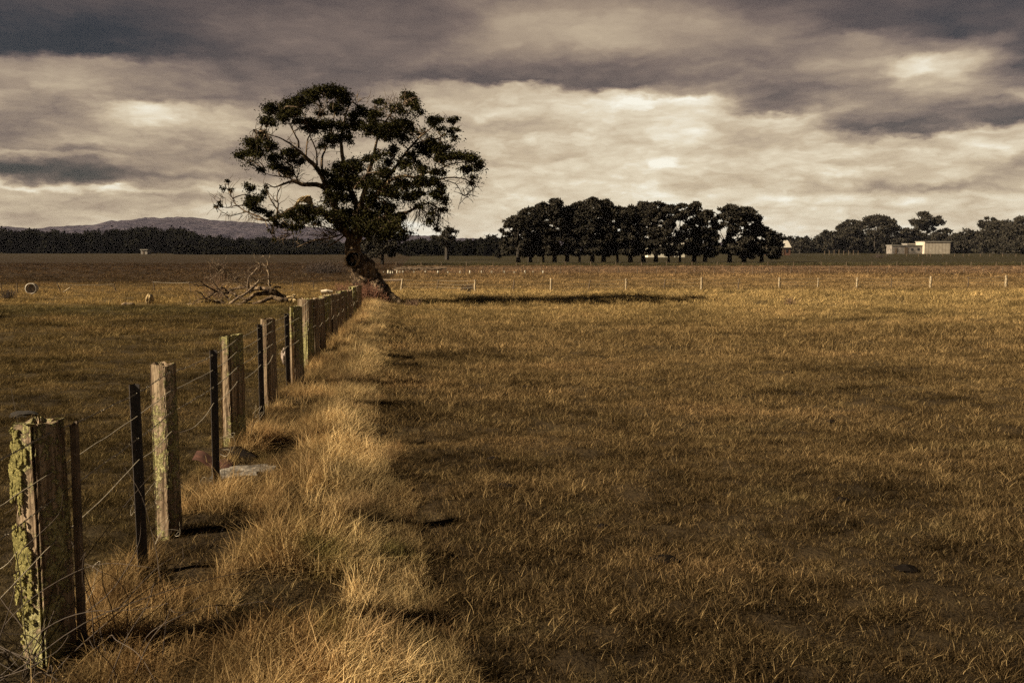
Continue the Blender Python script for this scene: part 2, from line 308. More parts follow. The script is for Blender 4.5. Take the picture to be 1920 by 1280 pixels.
# ------------------------------------------------------------------ ground sheet
def axis(lo_pts):
    return np.unique(np.round(np.concatenate(lo_pts), 4))
ys = axis([np.arange(-6, 0, .5), np.arange(0, 14, .09), np.arange(14, 40, .28), np.arange(40, 100, 1.2), np.geomspace(100, 7000, 40)])
xs = axis([np.arange(-7, 7, .09), np.arange(7, 22, .35), -np.arange(7, 22, .35), np.arange(22, 60, 2), -np.arange(22, 60, 2), np.geomspace(60, 5000, 24), -np.geomspace(60, 5000, 24)])
gx, gy = np.meshgrid(xs, ys); gz = height(gx, gy)
g = MB(); nx = len(xs); i = np.arange(len(ys) - 1)[:, None] * nx + np.arange(nx - 1)[None]
g.add(np.stack([gx, gy, gz], -1).reshape(-1, 3), np.stack([i, i + 1, i + nx + 1, i + nx], -1).reshape(-1, 4))
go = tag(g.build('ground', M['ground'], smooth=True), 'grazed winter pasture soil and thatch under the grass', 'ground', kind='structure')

# ------------------------------------------------------------------ grass (instanced tufts of real blades)
def tuft(name, mat, nb, rad, hmin, hmax, wd, lean, flat=0., seed=0, levels=3, dirb=0.):
    r = np.random.default_rng(seed); n = nb
    a = r.random(n) * 6.283; rr = rad * np.sqrt(r.random(n)); bx = rr * np.cos(a); by = rr * np.sin(a)
    h = hmin + (hmax - hmin) * r.random(n) ** 1.3; az_ = r.random(n) * 6.283 if hmax > .2 else a * .6 + r.random(n) * 4; ln = lean * (.3 + 1.4 * r.random(n)) * h
    lie = r.random(n) < flat; ln = np.where(lie, h * 1.4, ln); h = np.where(lie, h * .35, h)
    lx = np.cos(az_) * ln + dirb * h; ly = np.sin(az_) * ln - dirb * .3 * h; fa = r.random(n) * 3.1416; w = wd * (.6 + .8 * r.random(n))
    mb = MB(); V = []
    for k in range(levels + 1):
        t = k / levels; ww = w * (1 - t) ** .7 * .5 + .0003
        cx = bx + lx * t ** 2; cy = by + ly * t ** 2; cz = h * (t - .12 * t * t) - .012
        V += [np.stack([cx - np.cos(fa) * ww, cy - np.sin(fa) * ww, cz], -1), np.stack([cx + np.cos(fa) * ww, cy + np.sin(fa) * ww, cz], -1)]
    V = np.stack(V, 1); m = 2 * (levels + 1); base = np.arange(n)[:, None] * m; f = []
    for k in range(levels): f.append(np.concatenate([base + 2 * k, base + 2 * k + 1, base + 2 * k + 3, base + 2 * k + 2], 1))
    mb.add(V.reshape(-1, 3), np.concatenate(f), np.repeat(r.random(n), m))
    o = mb.build(name, mat); COL.objects.unlink(o); return o
def scatter(name, protos, P, scl, tilt, label, cat):
    col = bpy.data.collections.new(name + '_tufts')
    for o in protos: col.objects.link(o)
    n = len(P); me = bpy.data.meshes.new(name); me.vertices.add(n); me.vertices.foreach_set('co', P.astype(np.float32).ravel())
    def A(nm, ty, dat, key='value'): q = me.attributes.new(nm, ty, 'POINT'); q.data.foreach_set(key, dat.ravel())
    A('scl', 'FLOAT_VECTOR', scl.astype(np.float32), 'vector')
    rot = np.stack([R.normal(size=n) * tilt, R.normal(size=n) * tilt, R.random(n) * 6.283], -1); A('rot', 'FLOAT_VECTOR', rot.astype(np.float32), 'vector')
    A('idx', 'INT', R.integers(0, len(protos), n).astype(np.int32))
    o = bpy.data.objects.new(name, me); COL.objects.link(o); me.materials.append(protos[0].data.materials[0])
    ng = bpy.data.node_groups.new(name + '_nodes', 'GeometryNodeTree')
    ng.interface.new_socket('Geometry', in_out='INPUT', socket_type='NodeSocketGeometry'); ng.interface.new_socket('Geometry', in_out='OUTPUT', socket_type='NodeSocketGeometry')
    N = ng.nodes; L = ng.links; gi = N.new('NodeGroupInput'); gout = N.new('NodeGroupOutput')
    ci = N.new('GeometryNodeCollectionInfo'); ci.inputs[0].default_value = col; ci.inputs['Separate Children'].default_value = True; ci.inputs['Reset Children'].default_value = True
    ip = N.new('GeometryNodeInstanceOnPoints'); ip.inputs['Pick Instance'].default_value = True
    def na(nm, ty): q = N.new('GeometryNodeInputNamedAttribute'); q.data_type = ty; q.inputs[0].default_value = nm; return q.outputs[0]
    L.new(gi.outputs[0], ip.inputs['Points']); L.new(ci.outputs[0], ip.inputs['Instance']); L.new(na('idx', 'INT'), ip.inputs['Instance Index'])
    er = N.new('FunctionNodeEulerToRotation'); L.new(na('rot', 'FLOAT_VECTOR'), er.inputs[0]); L.new(er.outputs[0], ip.inputs['Rotation']); L.new(na('scl', 'FLOAT_VECTOR'), ip.inputs['Scale'])
    L.new(ip.outputs[0], gout.inputs[0]); md = o.modifiers.new('tufts', 'NODES'); md.node_group = ng
    return tag(o, label, cat, kind='stuff')
def spread(y0, y1, dens, mx=1.6, xr=None):
    area = (y1 - y0) * ((y0 + y1) * .5 * 1.13 + 2 * mx); n = int(area * dens)
    y = np.sqrt(y0 ** 2 + (y1 ** 2 - y0 ** 2) * R.random(int(n * .85))); y = np.concatenate([y, y0 + (y1 - y0) * R.random(n - len(y))])
    w = y * .565 + mx; x = (R.random(n) * 2 - 1) * w; return x, y
def slab_ok(x, y): return ((x + 2.24) / .22) ** 2 + ((y - 7.2) / .45) ** 2 > 1
bands = [(1.6, 9, 330, .85), (9, 16, 150, 1.15), (16, 30, 50, 1.75), (30, 60, 13, 2.5), (60, 125, 2.2, 4.6)]
PX, PY, PS = [], [], []
for y0, y1, dn, sc in bands:
    x, y = spread(y0, y1, dn); PX.append(x); PY.append(y); PS.append(np.full(len(x), sc))
x = np.concatenate(PX); y = np.concatenate(PY); s = np.concatenate(PS)
patch = fbm(x * .9, y * .6, 21); clump = fbm(x * 3.2, y * 2.6, 22, 3)
stp = strip(x, y); clump = np.where(stp > .25, np.maximum(clump, .5), clump)
keep = (stp < .45 + .9 * R.random(len(x))) & (clump + R.random(len(x)) * .34 > .47) & slab_ok(x, y) & (np.abs(x - fence_x(y)) > .02)
patch = np.where(stp > .25, np.maximum(patch, .55), patch); leftf = x < fence_x(y)
s = s * (.48 + .95 * patch) * np.where(leftf, .40 + .85 * fbm(x * 1.7, y * 1.3, 90, 3), 1.) * (.8 + .4 * R.random(len(x))); x, y, s, patch = x[keep], y[keep], s[keep], patch[keep]
hz = .75 + .5 * R.random(len(x)); far = np.clip((y - 30) / 60, 0, 1)
P = np.stack([x, y, height(x, y)], -1); SC = np.stack([s, s, s * hz * (1 - .55 * far)], -1)
pt = [tuft('grass_tuft', M['grass'], 62, .09, .018, .078, .0038, .65, .28, k) for k in range(6)]
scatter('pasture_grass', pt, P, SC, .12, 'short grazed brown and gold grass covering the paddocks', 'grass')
# tall dry grass along the fence
n = 44000; y = 1.8 + 32 * R.random(n) ** 1.7; x = fence_x(y) - .3 + R.random(n) * 3.1
st = strip(x, y); cl = fbm(x * 2.2, y * 1.4, 31, 3); rid = np.exp(-((x - fence_x(y) - (1.25 + bend(y) - .025 * np.clip(y, 0, 25))) / .36) ** 2)
gap = fbm(x * 1.5 + 9, y * 1.1, 77, 3)
keep = (gap + .14 * rid + .02 * (y < 8.5) > .415) & (st > .05) & (cl + .35 * rid + R.random(n) * .22 + .05 * (x - fence_x(y) < .8) + .03 * (y < 8.5) > .545) & slab_ok(x, y); x, y, st, cl, rid = x[keep], y[keep], st[keep], cl[keep], rid[keep]
off = x - fence_x(y); s = (.42 + .55 * cl + .38 * rid) * (.7 + .6 * R.random(len(x))) * np.clip(st * 1.1, .35, 1) * (1 - .35 * np.exp(-((off - .55) / .22) ** 2)) * (1 + .02 * np.clip(y, 0, 30)); P = np.stack([x, y, height(x, y)], -1)
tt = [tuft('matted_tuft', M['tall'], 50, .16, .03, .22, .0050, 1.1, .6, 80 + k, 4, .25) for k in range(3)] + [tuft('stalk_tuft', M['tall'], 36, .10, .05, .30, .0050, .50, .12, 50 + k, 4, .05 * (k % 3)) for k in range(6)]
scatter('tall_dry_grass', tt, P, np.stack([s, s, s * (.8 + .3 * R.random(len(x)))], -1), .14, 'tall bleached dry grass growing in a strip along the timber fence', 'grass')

# ------------------------------------------------------------------ near fence
FX = empty('post_and_wire_fence', (*gnd(320, 1020)[:2], 0), 'lichen covered split timber and wire fence running back to the big gum tree', 'fence')
def split_post(b, w, d, h, name='post', mat=None, lean=(0, 0), parent=None, seed=0, yaw=.08, rings=26, rough=1., top_var=.03):
    r = np.random.default_rng(seed); k = 44; th = np.linspace(0, 2 * math.pi, k, endpoint=False)
    sx = np.sign(np.cos(th)) * np.abs(np.cos(th)) ** .38; sy = np.sign(np.sin(th)) * np.abs(np.sin(th)) ** .38
    gro = 1 - rough * .16 * (r.random(k) < .22) * r.random(k) * 1.6 - .05 * rough * r.random(k)
    zz = np.linspace(-.25, h, rings); V = []
    for q, z in enumerate(zz):
        wob = 1 + .04 * rough * (vnoise(th * 2 + seed, z * 3 + np.zeros(k), 3) - .5) * 2 + .012 * r.normal(size=k) * rough; f = 1.03 - .07 * max(z, 0) / h
        X = sx * w / 2 * gro * wob * f; Yy = sy * d / 2 * gro * wob * f; zt = z + (top_var * (vnoise(X * 30, Yy * 30, seed) - .6) if q == rings - 1 else 0)
        V.append(np.stack([X + lean[0] * z, Yy + lean[1] * z, zt + 0 * X], -1))
    V = np.stack(V); c, s_ = math.cos(yaw), math.sin(yaw); V = V @ np.array([[c, s_, 0], [-s_, c, 0], [0, 0, 1]])
    mb = MB(); fl = V.reshape(-1, 3); i = np.arange(rings - 1)[:, None] * k; j = np.arange(k)[None]; j2 = (j + 1) % k
    f = np.stack([i + j, i + j2, i + k + j2, i + k + j], -1).reshape(-1, 4)
    # inner rings of the top, sunken ragged end grain
    top = V[-1]; cen = top.mean(0); in1 = cen + (top - cen) * .55; in1[:, 2] = h - .008 - .02 * r.random(k); fl = np.vstack([fl, in1, cen[None] + (0, 0, -.012)])
    o1 = rings * k; jj = np.arange(k); f = np.vstack([f, np.stack([(rings - 1) * k + jj, (rings - 1) * k + (jj + 1) % k, o1 + (jj + 1) % k, o1 + jj], -1)])
    je = np.arange(0, k, 2); f = np.vstack([f, np.stack([o1 + je, o1 + (je + 1) % k, o1 + (je + 2) % k, o1 + k + 0 * je], -1)])
    mb.add(fl + np.array((b[0], b[1], 0)), f); return mb.build(name, mat or M['wood'], parent)
def h_of(b, px, py): return at(px, py, b[1])[2]
#   px, py of foot, py of top, width, depth
posts = [(96, 1246, 789, .150, .19), (318, 1020, 681, .135, .12), (441, 850, 628, .115, .25), (507, 768, 597, .10, .20), (557, 728, 574, .12, .22)]
FEET = []
for q, (px, py, ty, w, d) in enumerate(posts):
    b = gnd(px, py); hh = h_of(b, px, ty); FEET.append((b, hh))
    o = split_post(b, w, d, hh, parent=FX, seed=q + 1, mat=M['wood3'] if q == 0 else M['wood'], yaw=-.30 if q == 0 else -.34, rings=60 if q < 2 else 30, rough=1.6 if q == 0 else 1.1, top_var=.022)
P0b = FEET[0][0]
for q, px in enumerate([572, 585, 598, 610, 621, 631, 640, 648, 655, 661, 667, 671]):
    d_ = 1.72 / ((780 - px) / F + .0) ; yy = d_; b = np.array(((px - 960) / F * yy, yy, 0)); hh = h_of(b, px, np.interp(px, [565, 600, 640, 672], [566, 557, 545, 533]) + R.normal() * 2.2)
    FEET.append((b, hh)); split_post(b, .15 + .05 * R.random(), .20 + .09 * R.random(), hh, parent=FX, seed=20 + q, mat=M['wood2'] if q % 3 else M['wood'], yaw=-.3 + R.normal() * .1, rings=14, lean=(R.normal() * .015, 0))
# one post behind the viewer to carry the wires out of frame
b = np.array((-1.9, 1.7, 0)); FEET.insert(0, (b, 1.06)); split_post(b, .2, .2, 1.06, parent=FX, seed=77, rings=20)
# nearest post has a lichen crust, an added dark slab stands for its shaded right face
lm = mat_leaf('lichen_crust', (.10, .092, .035), (.34, .30, .12), 16, .9)
lb = MB(); b0, h0 = FEET[1]
r = np.random.default_rng(4)
for q in range(9000):
    face = r.random() < .72
    z = h0 * (.12 + .86 * r.random()) if r.random() < .3 else h0 * (.42 + .5 * r.random()); u = r.random()
    dens = fbm(np.array([u * 3.5]), np.array([z * 6]), 40, 3)[0]
    if dens < .52 - .08 * (u < .5) or fbm(np.array([u * 14]), np.array([z * 40]), 45, 3)[0] < .42: continue
    f_ = (1.03 - .07 * z / h0)
    if face: p = np.array(((-.5 + u * .62) * .150 * f_, -.097 * f_, z)); nrm = np.array((0, -1, 0.))
    else: p = np.array((-.077 * f_, (u - .5) * .16, z)); nrm = np.array((-1., 0, 0))
    c_, s_ = math.cos(-.30), math.sin(-.30); Rm = np.array([[c_, -s_, 0], [s_, c_, 0], [0, 0, 1]]); p = Rm @ p; nrm = Rm @ nrm
    rad = .003 + .004 * r.random(); t1 = np.cross(nrm, (0, 0, 1)); k = 8; th = np.linspace(0, 6.283, k, endpoint=False); rj = rad * (.6 + .7 * r.random(k))
    ring = p + b0 * (1, 1, 0) + t1 * (np.cos(th) * rj)[:, None] + np.array((0, 0, 1.)) * (np.sin(th) * rj * 1.2)[:, None] + nrm * (.001 + r.random(k) * .002 + .002 * r.random())[:, None]
    cen = ring.mean(0) + nrm * .001 * r.random(); ring2 = ring - nrm * .008
    je = np.arange(0, k, 2); j = np.arange(k)
    lb.add(np.vstack([ring, cen[None], ring2]), np.vstack([np.stack([je, (je + 1) % k, (je + 2) % k, 0 * je + k], -1), np.stack([j, (j + 1) % k, k + 1 + (j + 1) % k, k + 1 + j], -1)]), r.random())
post0 = [o for o in FX.children if abs(o.data.vertices[0].co.y - b0[1]) < .3][0]
tag(lb.build('lichen', lm, post0), 'yellow green lichen crust')
sb = b0 + np.array((.10, .09, 0)); split_post(sb, .025, .06, h0 * .97, name='shaded_side_slab', parent=FX, seed=91, mat=M['dark_wood'], yaw=.1, rings=30, lean=(.01, 0))
def picket(b, h, lean=(0, 0), sc=1.):
    mb = MB(); pr = []
    for k in range(3):
        a = math.radians(90 + 120 * k + 20); a1 = a + math.radians(60); ca, sa = math.cos(a), math.sin(a); t = .003 * sc; L_ = .030 * sc
        pr += [(ca * L_ + sa * t, sa * L_ - ca * t), (ca * L_ - sa * t, sa * L_ + ca * t), (math.cos(a1) * .006, math.sin(a1) * .006)]
    pr = np.array(pr); k = len(pr); zz = np.linspace(-.3, h, 34); V = []
    for z in zz: V.append(np.stack([pr[:, 0] + b[0] + lean[0] * z, pr[:, 1] + b[1] + lean[1] * z, z + 0 * pr[:, 0]], -1))
    V = np.vstack(V); n = len(zz); i = np.arange(n - 1)[:, None] * k; j = np.arange(k)[None]; f = np.stack([i + j, i + (j + 1) % k, i + k + (j + 1) % k, i + k + j], -1).reshape(-1, 4)
    V = np.vstack([V, [[b[0] + lean[0] * h, b[1] + lean[1] * h, h]]]); e = (n - 1) * k
    f = np.vstack([f, [[e + q, e + (q + 1) % k, n * k, n * k] for q in range(k)]])
    f = f[f[:, 2] != f[:, 3]] if False else f
    mb.v = [V]; mb.c = [np.zeros(len(V))]; mb.n = len(V); mb.f = [np.array([(a_, b_, c_, d_) if c_ != d_ else (a_, b_, c_, e + (q_ % k)) for q_, (a_, b_, c_, d_) in enumerate(f) if c_ != d_])]
    return mb.build('star_picket', M['steel'], FX)
PK = []
for px, py, ty, tx in [(270, 1096, 720, 252), (406, 922, 656, 400), (492, 802, 608, 487), (541, 738, 588, 537)]:
    b = gnd(px, py); h_ = h_of(b, tx, ty); top = at(tx, ty, b[1]); PK.append((b, h_)); picket(b, h_, lean=((top[0] - b[0]) / h_, 0), sc=1.0)
allp = sorted(FEET + PK, key=lambda q: q[0][1])
def wire_path(fr, sag, seed):
    r = np.random.default_rng(seed); pts = []
    for q, (b, h_) in enumerate(allp):
        f_ = np.interp(b[1], [1.7, 3.9, 5, 9, 30], fr); pts.append(np.array((b[0] + .10 if (b, h_)[1] else 0, b[1] - .02, h_ * f_)))
    for q, (b, h_) in enumerate(allp):
        isp = any(b is k[0] for k in PK); pts[q][0] = b[0] + (.012 if isp else .07); pts[q][1] = b[1] - (.03 if isp else .115 if b[1] < 5 and b[1] > 3 else .09)
    out = []
    for a, c in zip(pts[:-1], pts[1:]):
        n = max(4, int(np.linalg.norm(c - a) / .12)); sg = sag * (.3 + 1.4 * r.random()) * np.linalg.norm(c - a)
        for k in range(n): t = k / n; out.append(a * (1 - t) + c * t + np.array((0, 0, -sg * 4 * t * (1 - t) + r.normal() * .002)))
    out.append(pts[-1]); return np.array(out)
def resample(P, step):
    d = np.r_[0, np.cumsum(np.linalg.norm(np.diff(P, axis=0), axis=1))]; s_ = np.arange(0, d[-1], step); return np.stack([np.interp(s_, d, P[:, k]) for k in range(3)], -1)
for wi, (fr, sag, barb) in enumerate([((.95, .955, .955, .975, .98), .006, True), ((.80, .80, .855, .87, .85), .004, False), ((.68, .69, .745, .74, .66), .006, True), ((.5, .52, .65, .62, .5), .035, False)]):
    base = wire_path(fr, sag, wi + 3); mb = MB()
    if barb:
        Pn = resample(base, .012); Pn = Pn[Pn[:, 1] < 14]; a = np.arange(len(Pn)) * .75
        for ph in (0, math.pi): mb.tube(Pn + np.stack([np.cos(a + ph) * .0024, 0 * a, np.sin(a + ph) * .0024], -1), .0019, 4, cap=False)
        fa = resample(base, .2); fa = fa[fa[:, 1] > 13.9]; mb.tube(fa, .006, 4, cap=False)
        for k in range(0, len(Pn), 9):
            for q in range(2):
                dr = R.normal(size=3) * (1, .3, 1); dr /= np.linalg.norm(dr); mb.tube([Pn[k] - dr * .009, Pn[k] + dr * .009], .0010, 4, cap=False)
    else:
        fa = resample(base, .08); mb.tube(fa, np.interp(fa[:, 1], [3, 14, 30], [.0024, .004, .006]), 5, cap=False)
    mb.build('barbed_wire' if barb else 'plain_wire', M['wire'], FX)
for q in range(14):      # loose hanging wire ends
    mb = MB()
    k = random.randrange(1, 6); a = allp[k][0]; c = allp[k + 1][0]; t = random.random(); p = a * (1 - t) + c * t; z0 = random.uniform(.05, .5)
    pts = [p + (random.uniform(-.02, .1), 0, z0)]
    for w_ in range(6): pts.append(pts[-1] + np.array((random.gauss(0, .05), random.gauss(0, .09), random.gauss(0, .06))))
    mb.tube(smooth(pts, 4), .0012, 4, cap=False); mb.build('loose_wire', M['wire'], FX)
# dark bramble canes round the nearest post
mb = MB(); r = np.random.default_rng(9)
for q in range(70):
    p = b0 * (1, 1, 0) + np.array((r.normal() * .28, -.2 + r.normal() * .18, 0)); d = np.array((r.normal() * .12, r.normal() * .1, .16)); pts = [p]
    for k in range(7): d = d + r.normal(size=3) * .045 - np.array((0, 0, .022)); pts.append(pts[-1] + d * .7); 
    pts = smooth(pts, 3); mb.tube(pts, np.linspace(.0028, .0009, len(pts)), 4, cap=False)
tag(mb.build('bramble', mat_plain('dead_cane', (.05, .035, .025), .8)), 'tangle of dark leafless canes around the foot of the nearest lichen post', 'bramble')

# ------------------------------------------------------------------ the big gum tree
TD = 31.6
def tp(px, py, dy=0.): return at(px, py, TD + dy)
PPM = F / TD
gum = empty('gum_tree', (*tp(705, 566)[:2], 0), 'big leaning gum tree with open crown at the end of the timber fence', 'tree')
mb = MB()
tr = smooth([(709, 576, 0, 35), (707, 562, 0, 31), (701, 545, 0, 28), (693, 530, 0, 26), (685, 515, 0, 24), (678, 500, 0, 21), (670, 485, 0, 17), (664, 470, 0, 14), (662, 455, 0, 13), (668, 440, 0, 12), (672, 420, 0, 11), (672, 395, 0, 10)], 5)
k = 26; th = np.linspace(0, 2 * math.pi, k, endpoint=False); rr = []
mb_pts = np.array([tp(a, b, c) for a, b, c, _ in tr]); rad = tr[:, 3] / PPM
mb.tube(mb_pts, rad, 26, jit=0, cap=False)
V = mb.v[0].reshape(len(tr), 26, 3)
for q in range(len(tr)):
    nz = fbm(th * 1.6 + 4, np.zeros(k) + q * .25, 60, 4) - .5; fl = .25 * np.sin(th * 3 + 1) * (1 if q < 8 else .5)
    V[q] = mb_pts[q] + (V[q] - mb_pts[q]) * (1 + 1.0 * nz + fl * .5)[:, None]
mb.v[0] = V.reshape(-1, 3)
for sx in (-34, 26, 42, -12):          # buttress roots
    p = smooth([(*tp(700 + sx * .3, 550, -.25), .22), (*tp(706 + sx * .8, 562, -.35), .17), (*(tp(706 + sx * 1.15, 570, -.5)), .07)], 4); mb.tube(p[:, :3], p[:, 3], 8, .2)
mb.build('trunk', M['bark'], gum, True)
# burnt hollow with a rolled rim on the upper trunk
hb = MB(); c = tp(660, 485, -.42); th = np.linspace(0, 2 * math.pi, 22)
rim = np.stack([c[0] + np.cos(th) * .235 * (1 + .15 * np.sin(2 * th)), c[1] + .05 * np.sin(th * 2), c[2] + np.sin(th) * .27], -1); rim += R.normal(size=rim.shape) * .012; rim[-1] = rim[0]
rim[:, 1] += .06 * np.abs(np.sin(th)); hb.tube(rim, .018 + .03 * (np.sin(th * 1.5 + 2.2) ** 2), 7, .3, cap=False); ho = hb.build('hollow_rim', M['dead'], gum, True)
hb = MB(); k = 16; th = np.linspace(0, 2 * math.pi, k, endpoint=False); rings = [(1., 0), (.9, .06), (.7, .14), (.35, .2)]
V = np.vstack([np.stack([c[0] + np.cos(th) * .225 * a, c[1] + .03 + d + 0 * th, c[2] + np.sin(th) * .255 * a], -1) for a, d in rings] + [[(c[0], c[1] + .24, c[2])]])
i = np.arange(3)[:, None] * k; j = np.arange(k)[None]; f = np.stack([i + j, i + (j + 1) % k, i + k + (j + 1) % k, i + k + j], -1).reshape(-1, 4); je = np.arange(0, k, 2)
hb.add(V, np.vstack([f, np.stack([3 * k + je, 3 * k + (je + 1) % k, 3 * k + (je + 2) % k, 0 * je + 4 * k], -1)])); hb.build('hollow', M['char'], ho)
# limbs: (px, py, depth offset m, radius px)
LIMBS = [
 [(664, 452, 0, 11), (640, 428, -.3, 9), (615, 404, -.6, 7.5), (590, 391, -.8, 6.5), (566, 388, -.9, 5.5), (545, 395, -.9, 5), (527, 406, -.8, 4.5), (504, 413, -.7, 3.4), (488, 411, -.6, 2.6), (476, 408, -.5, 1.5)],
 [(527, 405, -.8, 3), (515, 385, -.6, 2), (505, 368, -.5, 1.5), (498, 350, -.4, 1)], [(520, 405, -.8, 2.6), (523, 385, -1, 2), (522, 370, -1, 1.6), (530, 350, -1.1, 1.2)], [(522, 380, -1, 1.5), (512, 372, -1, 1.2), (500, 355, -.9, .8)],
 [(496, 412, -.7, 2.4), (478, 402, -.5, 2.2), (462, 396, -.4, 2), (450, 388, -.3, 1.8), (440, 380, -.2, 1.4), (434, 366, -.1, 1), (424, 352, 0, .7)],
 [(462, 397, -.4, 1.5), (446, 400, -.3, 1.3), (432, 402, -.3, 1.1), (420, 396, -.3, .9), (406, 386, -.2, .6)], [(446, 386, -.3, 1.2), (434, 388, -.2, 1), (422, 390, -.2, .8), (412, 380, -.2, .5)],
 [(650, 432, 0, 9), (632, 400, .4, 8), (622, 372, .6, 7.5), (606, 352, .6, 6), (588, 347, .5, 5.5), (566, 348, .4, 4.8), (549, 341, .3, 4), (532, 346, .2, 3), (515, 352, .1, 2), (500, 345, 0, 1.2)],
 [(556, 344, .3, 3), (545, 335, .3, 2.4), (530, 333, .2, 1.8), (510, 330, .1, 1.2), (495, 325, 0, .8)], [(560, 340, .4, 1.8), (552, 325, .5, 1.5), (548, 310, .5, 1)], [(556, 340, .4, 1.6), (560, 322, .2, 1.2), (560, 305, .1, .8)],
 [(628, 386, .4, 8), (612, 345, .2, 6.5), (595, 315, 0, 5.2), (578, 298, -.2, 4.5), (562, 282, -.3, 3.6), (545, 268, -.4, 2.6), (528, 258, -.5, 1.8), (505, 250, -.6, 1), (478, 242, -.6, .6)],
 [(560, 278, -.3, 3), (558, 262, -.4, 2.4), (548, 245, -.5, 1.8), (540, 225, -.6, 1.3), (530, 205, -.7, .8)], [(574, 294, -.2, 2.4), (576, 262, 0, 2), (590, 235, .2, 1.5), (600, 200, .4, 1)],
 [(606, 330, .2, 4), (604, 300, .5, 3.2), (612, 275, .8, 2.6), (622, 245, 1, 2), (628, 210, 1.1, 1.4)], [(595, 310, 0, 2.4), (592, 280, -.3, 2), (580, 250, -.5, 1.4), (572, 215, -.6, .9)],
 [(672, 420, 0, 9), (668, 385, .3, 7.5), (655, 350, .5, 6), (645, 310, .7, 5), (640, 270, .8, 4), (645, 235, .9, 3), (652, 205, .9, 2), (665, 188, .8, 1), (674, 178, .7, .6)],
 [(672, 400, 0, 8), (684, 365, -.5, 6.5), (690, 330, -.8, 5), (700, 300, -1, 4.2), (706, 270, -1.1, 3.4), (716, 240, -1, 2.6), (735, 212, -.8, 2), (752, 200, -.6, 1.2), (765, 190, -.5, .8)],
 [(664, 355, -1.2, 2.2), (672, 342, -1.3, 2.6), (688, 325, -1.4, 2.8), (694, 305, -1.3, 2.4), (704, 285, -1.2, 1.6)], [(688, 325, -1.4, 2), (705, 322, -1.5, 1.8), (724, 318, -1.5, 1.4)],
 [(678, 405, 0, 7), (700, 375, .5, 6), (725, 345, .9, 5), (745, 315, 1.1, 4), (765, 285, 1.1, 3.2), (785, 262, 1, 2.6), (800, 248, .9, 2), (815, 236, .8, 1.2)],
 [(780, 270, 1, 2.2), (802, 262, .8, 2), (822, 258, .6, 1.8), (838, 250, .5, 1.4), (852, 234, .4, .8)],
 [(686, 390, -.3, 6), (710, 360, -.8, 5), (735, 335, -1.2, 4), (758, 330, -1.4, 3.4), (782, 331, -1.4, 3), (800, 324, -1.3, 2.6), (828, 316, -1.1, 2.2), (850, 306, -.9, 1.6), (880, 302, -.8, 1)],
 [(740, 350, -.6, 3.2), (790, 345, -.5, 2.8), (822, 338, -.4, 2.4), (850, 334, -.3, 2), (872, 338, -.2, 1.5), (888, 348, -.1, .8)],
 [(838, 338, -.4, 1.4), (855, 346, -.4, 1.2), (864, 358, -.4, 1), (868, 366, -.4, .9), (876, 366, -.4, .7), (892, 352, -.4, .4)], [(867, 364, -.4, .8), (864, 375, -.4, .5), (860, 392, -.4, .3)], [(868, 366, -.4, .7), (880, 372, -.4, .5), (888, 380, -.4, .3)],
 [(680, 425, 0, 6), (710, 410, -.3, 5.5), (738, 402, -.5, 5), (762, 396, -.6, 4), (782, 386, -.6, 3), (805, 378, -.5, 2), (828, 390, -.4, 1)],
 [(668, 448, -.2, 3), (684, 438, -.5, 2.4), (698, 432, -.7, 2), (712, 422, -.8, 1.2)],
 [(648, 440, 0, 3), (635, 450, -.5, 2.2), (622, 458, -.7, 1.4), (614, 462, -.8, .8)], [(640, 440, -.2, 2.6), (610, 446, -.8, 2), (580, 452, -1, 1.6), (566, 458, -1.1, 1.2), (552, 463, -1.1, .7)], [(562, 458, -1.1, 1.2), (556, 452, -1.1, .7)],
 [(650, 436, 0, 3), (625, 430, -.3, 2.2), (600, 424, -.5, 1.6), (570, 420, -.6, 1)],
 [(652, 470, -.3, 3), (656, 459, -.4, 3.4), (664, 455, -.4, 3.6), (671, 450, -.4, 3), (668, 436, -.3, 2.2)],
]
nodes = []; 
for L in LIMBS:
    s_ = smooth(L, 5); pts = np.array([tp(a, b, c) for a, b, c, _ in s_]); n = len(pts)
    pts += np.cumsum(R.normal(size=(n, 3)), 0) * .006 * (np.arange(n) > 0)[:, None]
    mb = MB(); rd = s_[:, 3] / PPM * np.where(s_[:, 3] > 4, .80, .66); mb.tube(pts, np.maximum(rd, .008), 8 if L[0][3] > 3 else 6, .10)
    for p, q in zip(pts, s_): nodes.append((*p, q[3]))
    mb.build('limb', M['bark'] if L[0][3] > 2.1 else M['limb'], gum, True)
nodes = np.array(nodes)
br = MB(); c = tp(568, 374, -.9)       # torn golden bough end
for q in range(34):
    t = q / 34; a = c + np.array(((.24 - .42 * t), R.normal() * .05, .12 - .20 * t * t + R.normal() * .02)); e = a + np.array((-.06 - .12 * R.random(), R.normal() * .04, -.08 - .16 * R.random())); br.tube([tp(585, 385, -.8), (a + tp(585, 385, -.8)) / 2 + (0, 0, .07), a, e], [.05, .035, .022, .005], 6, .2)
tag(br.build('torn_bough', M['golden'], gum), 'splintered golden broken limb end')
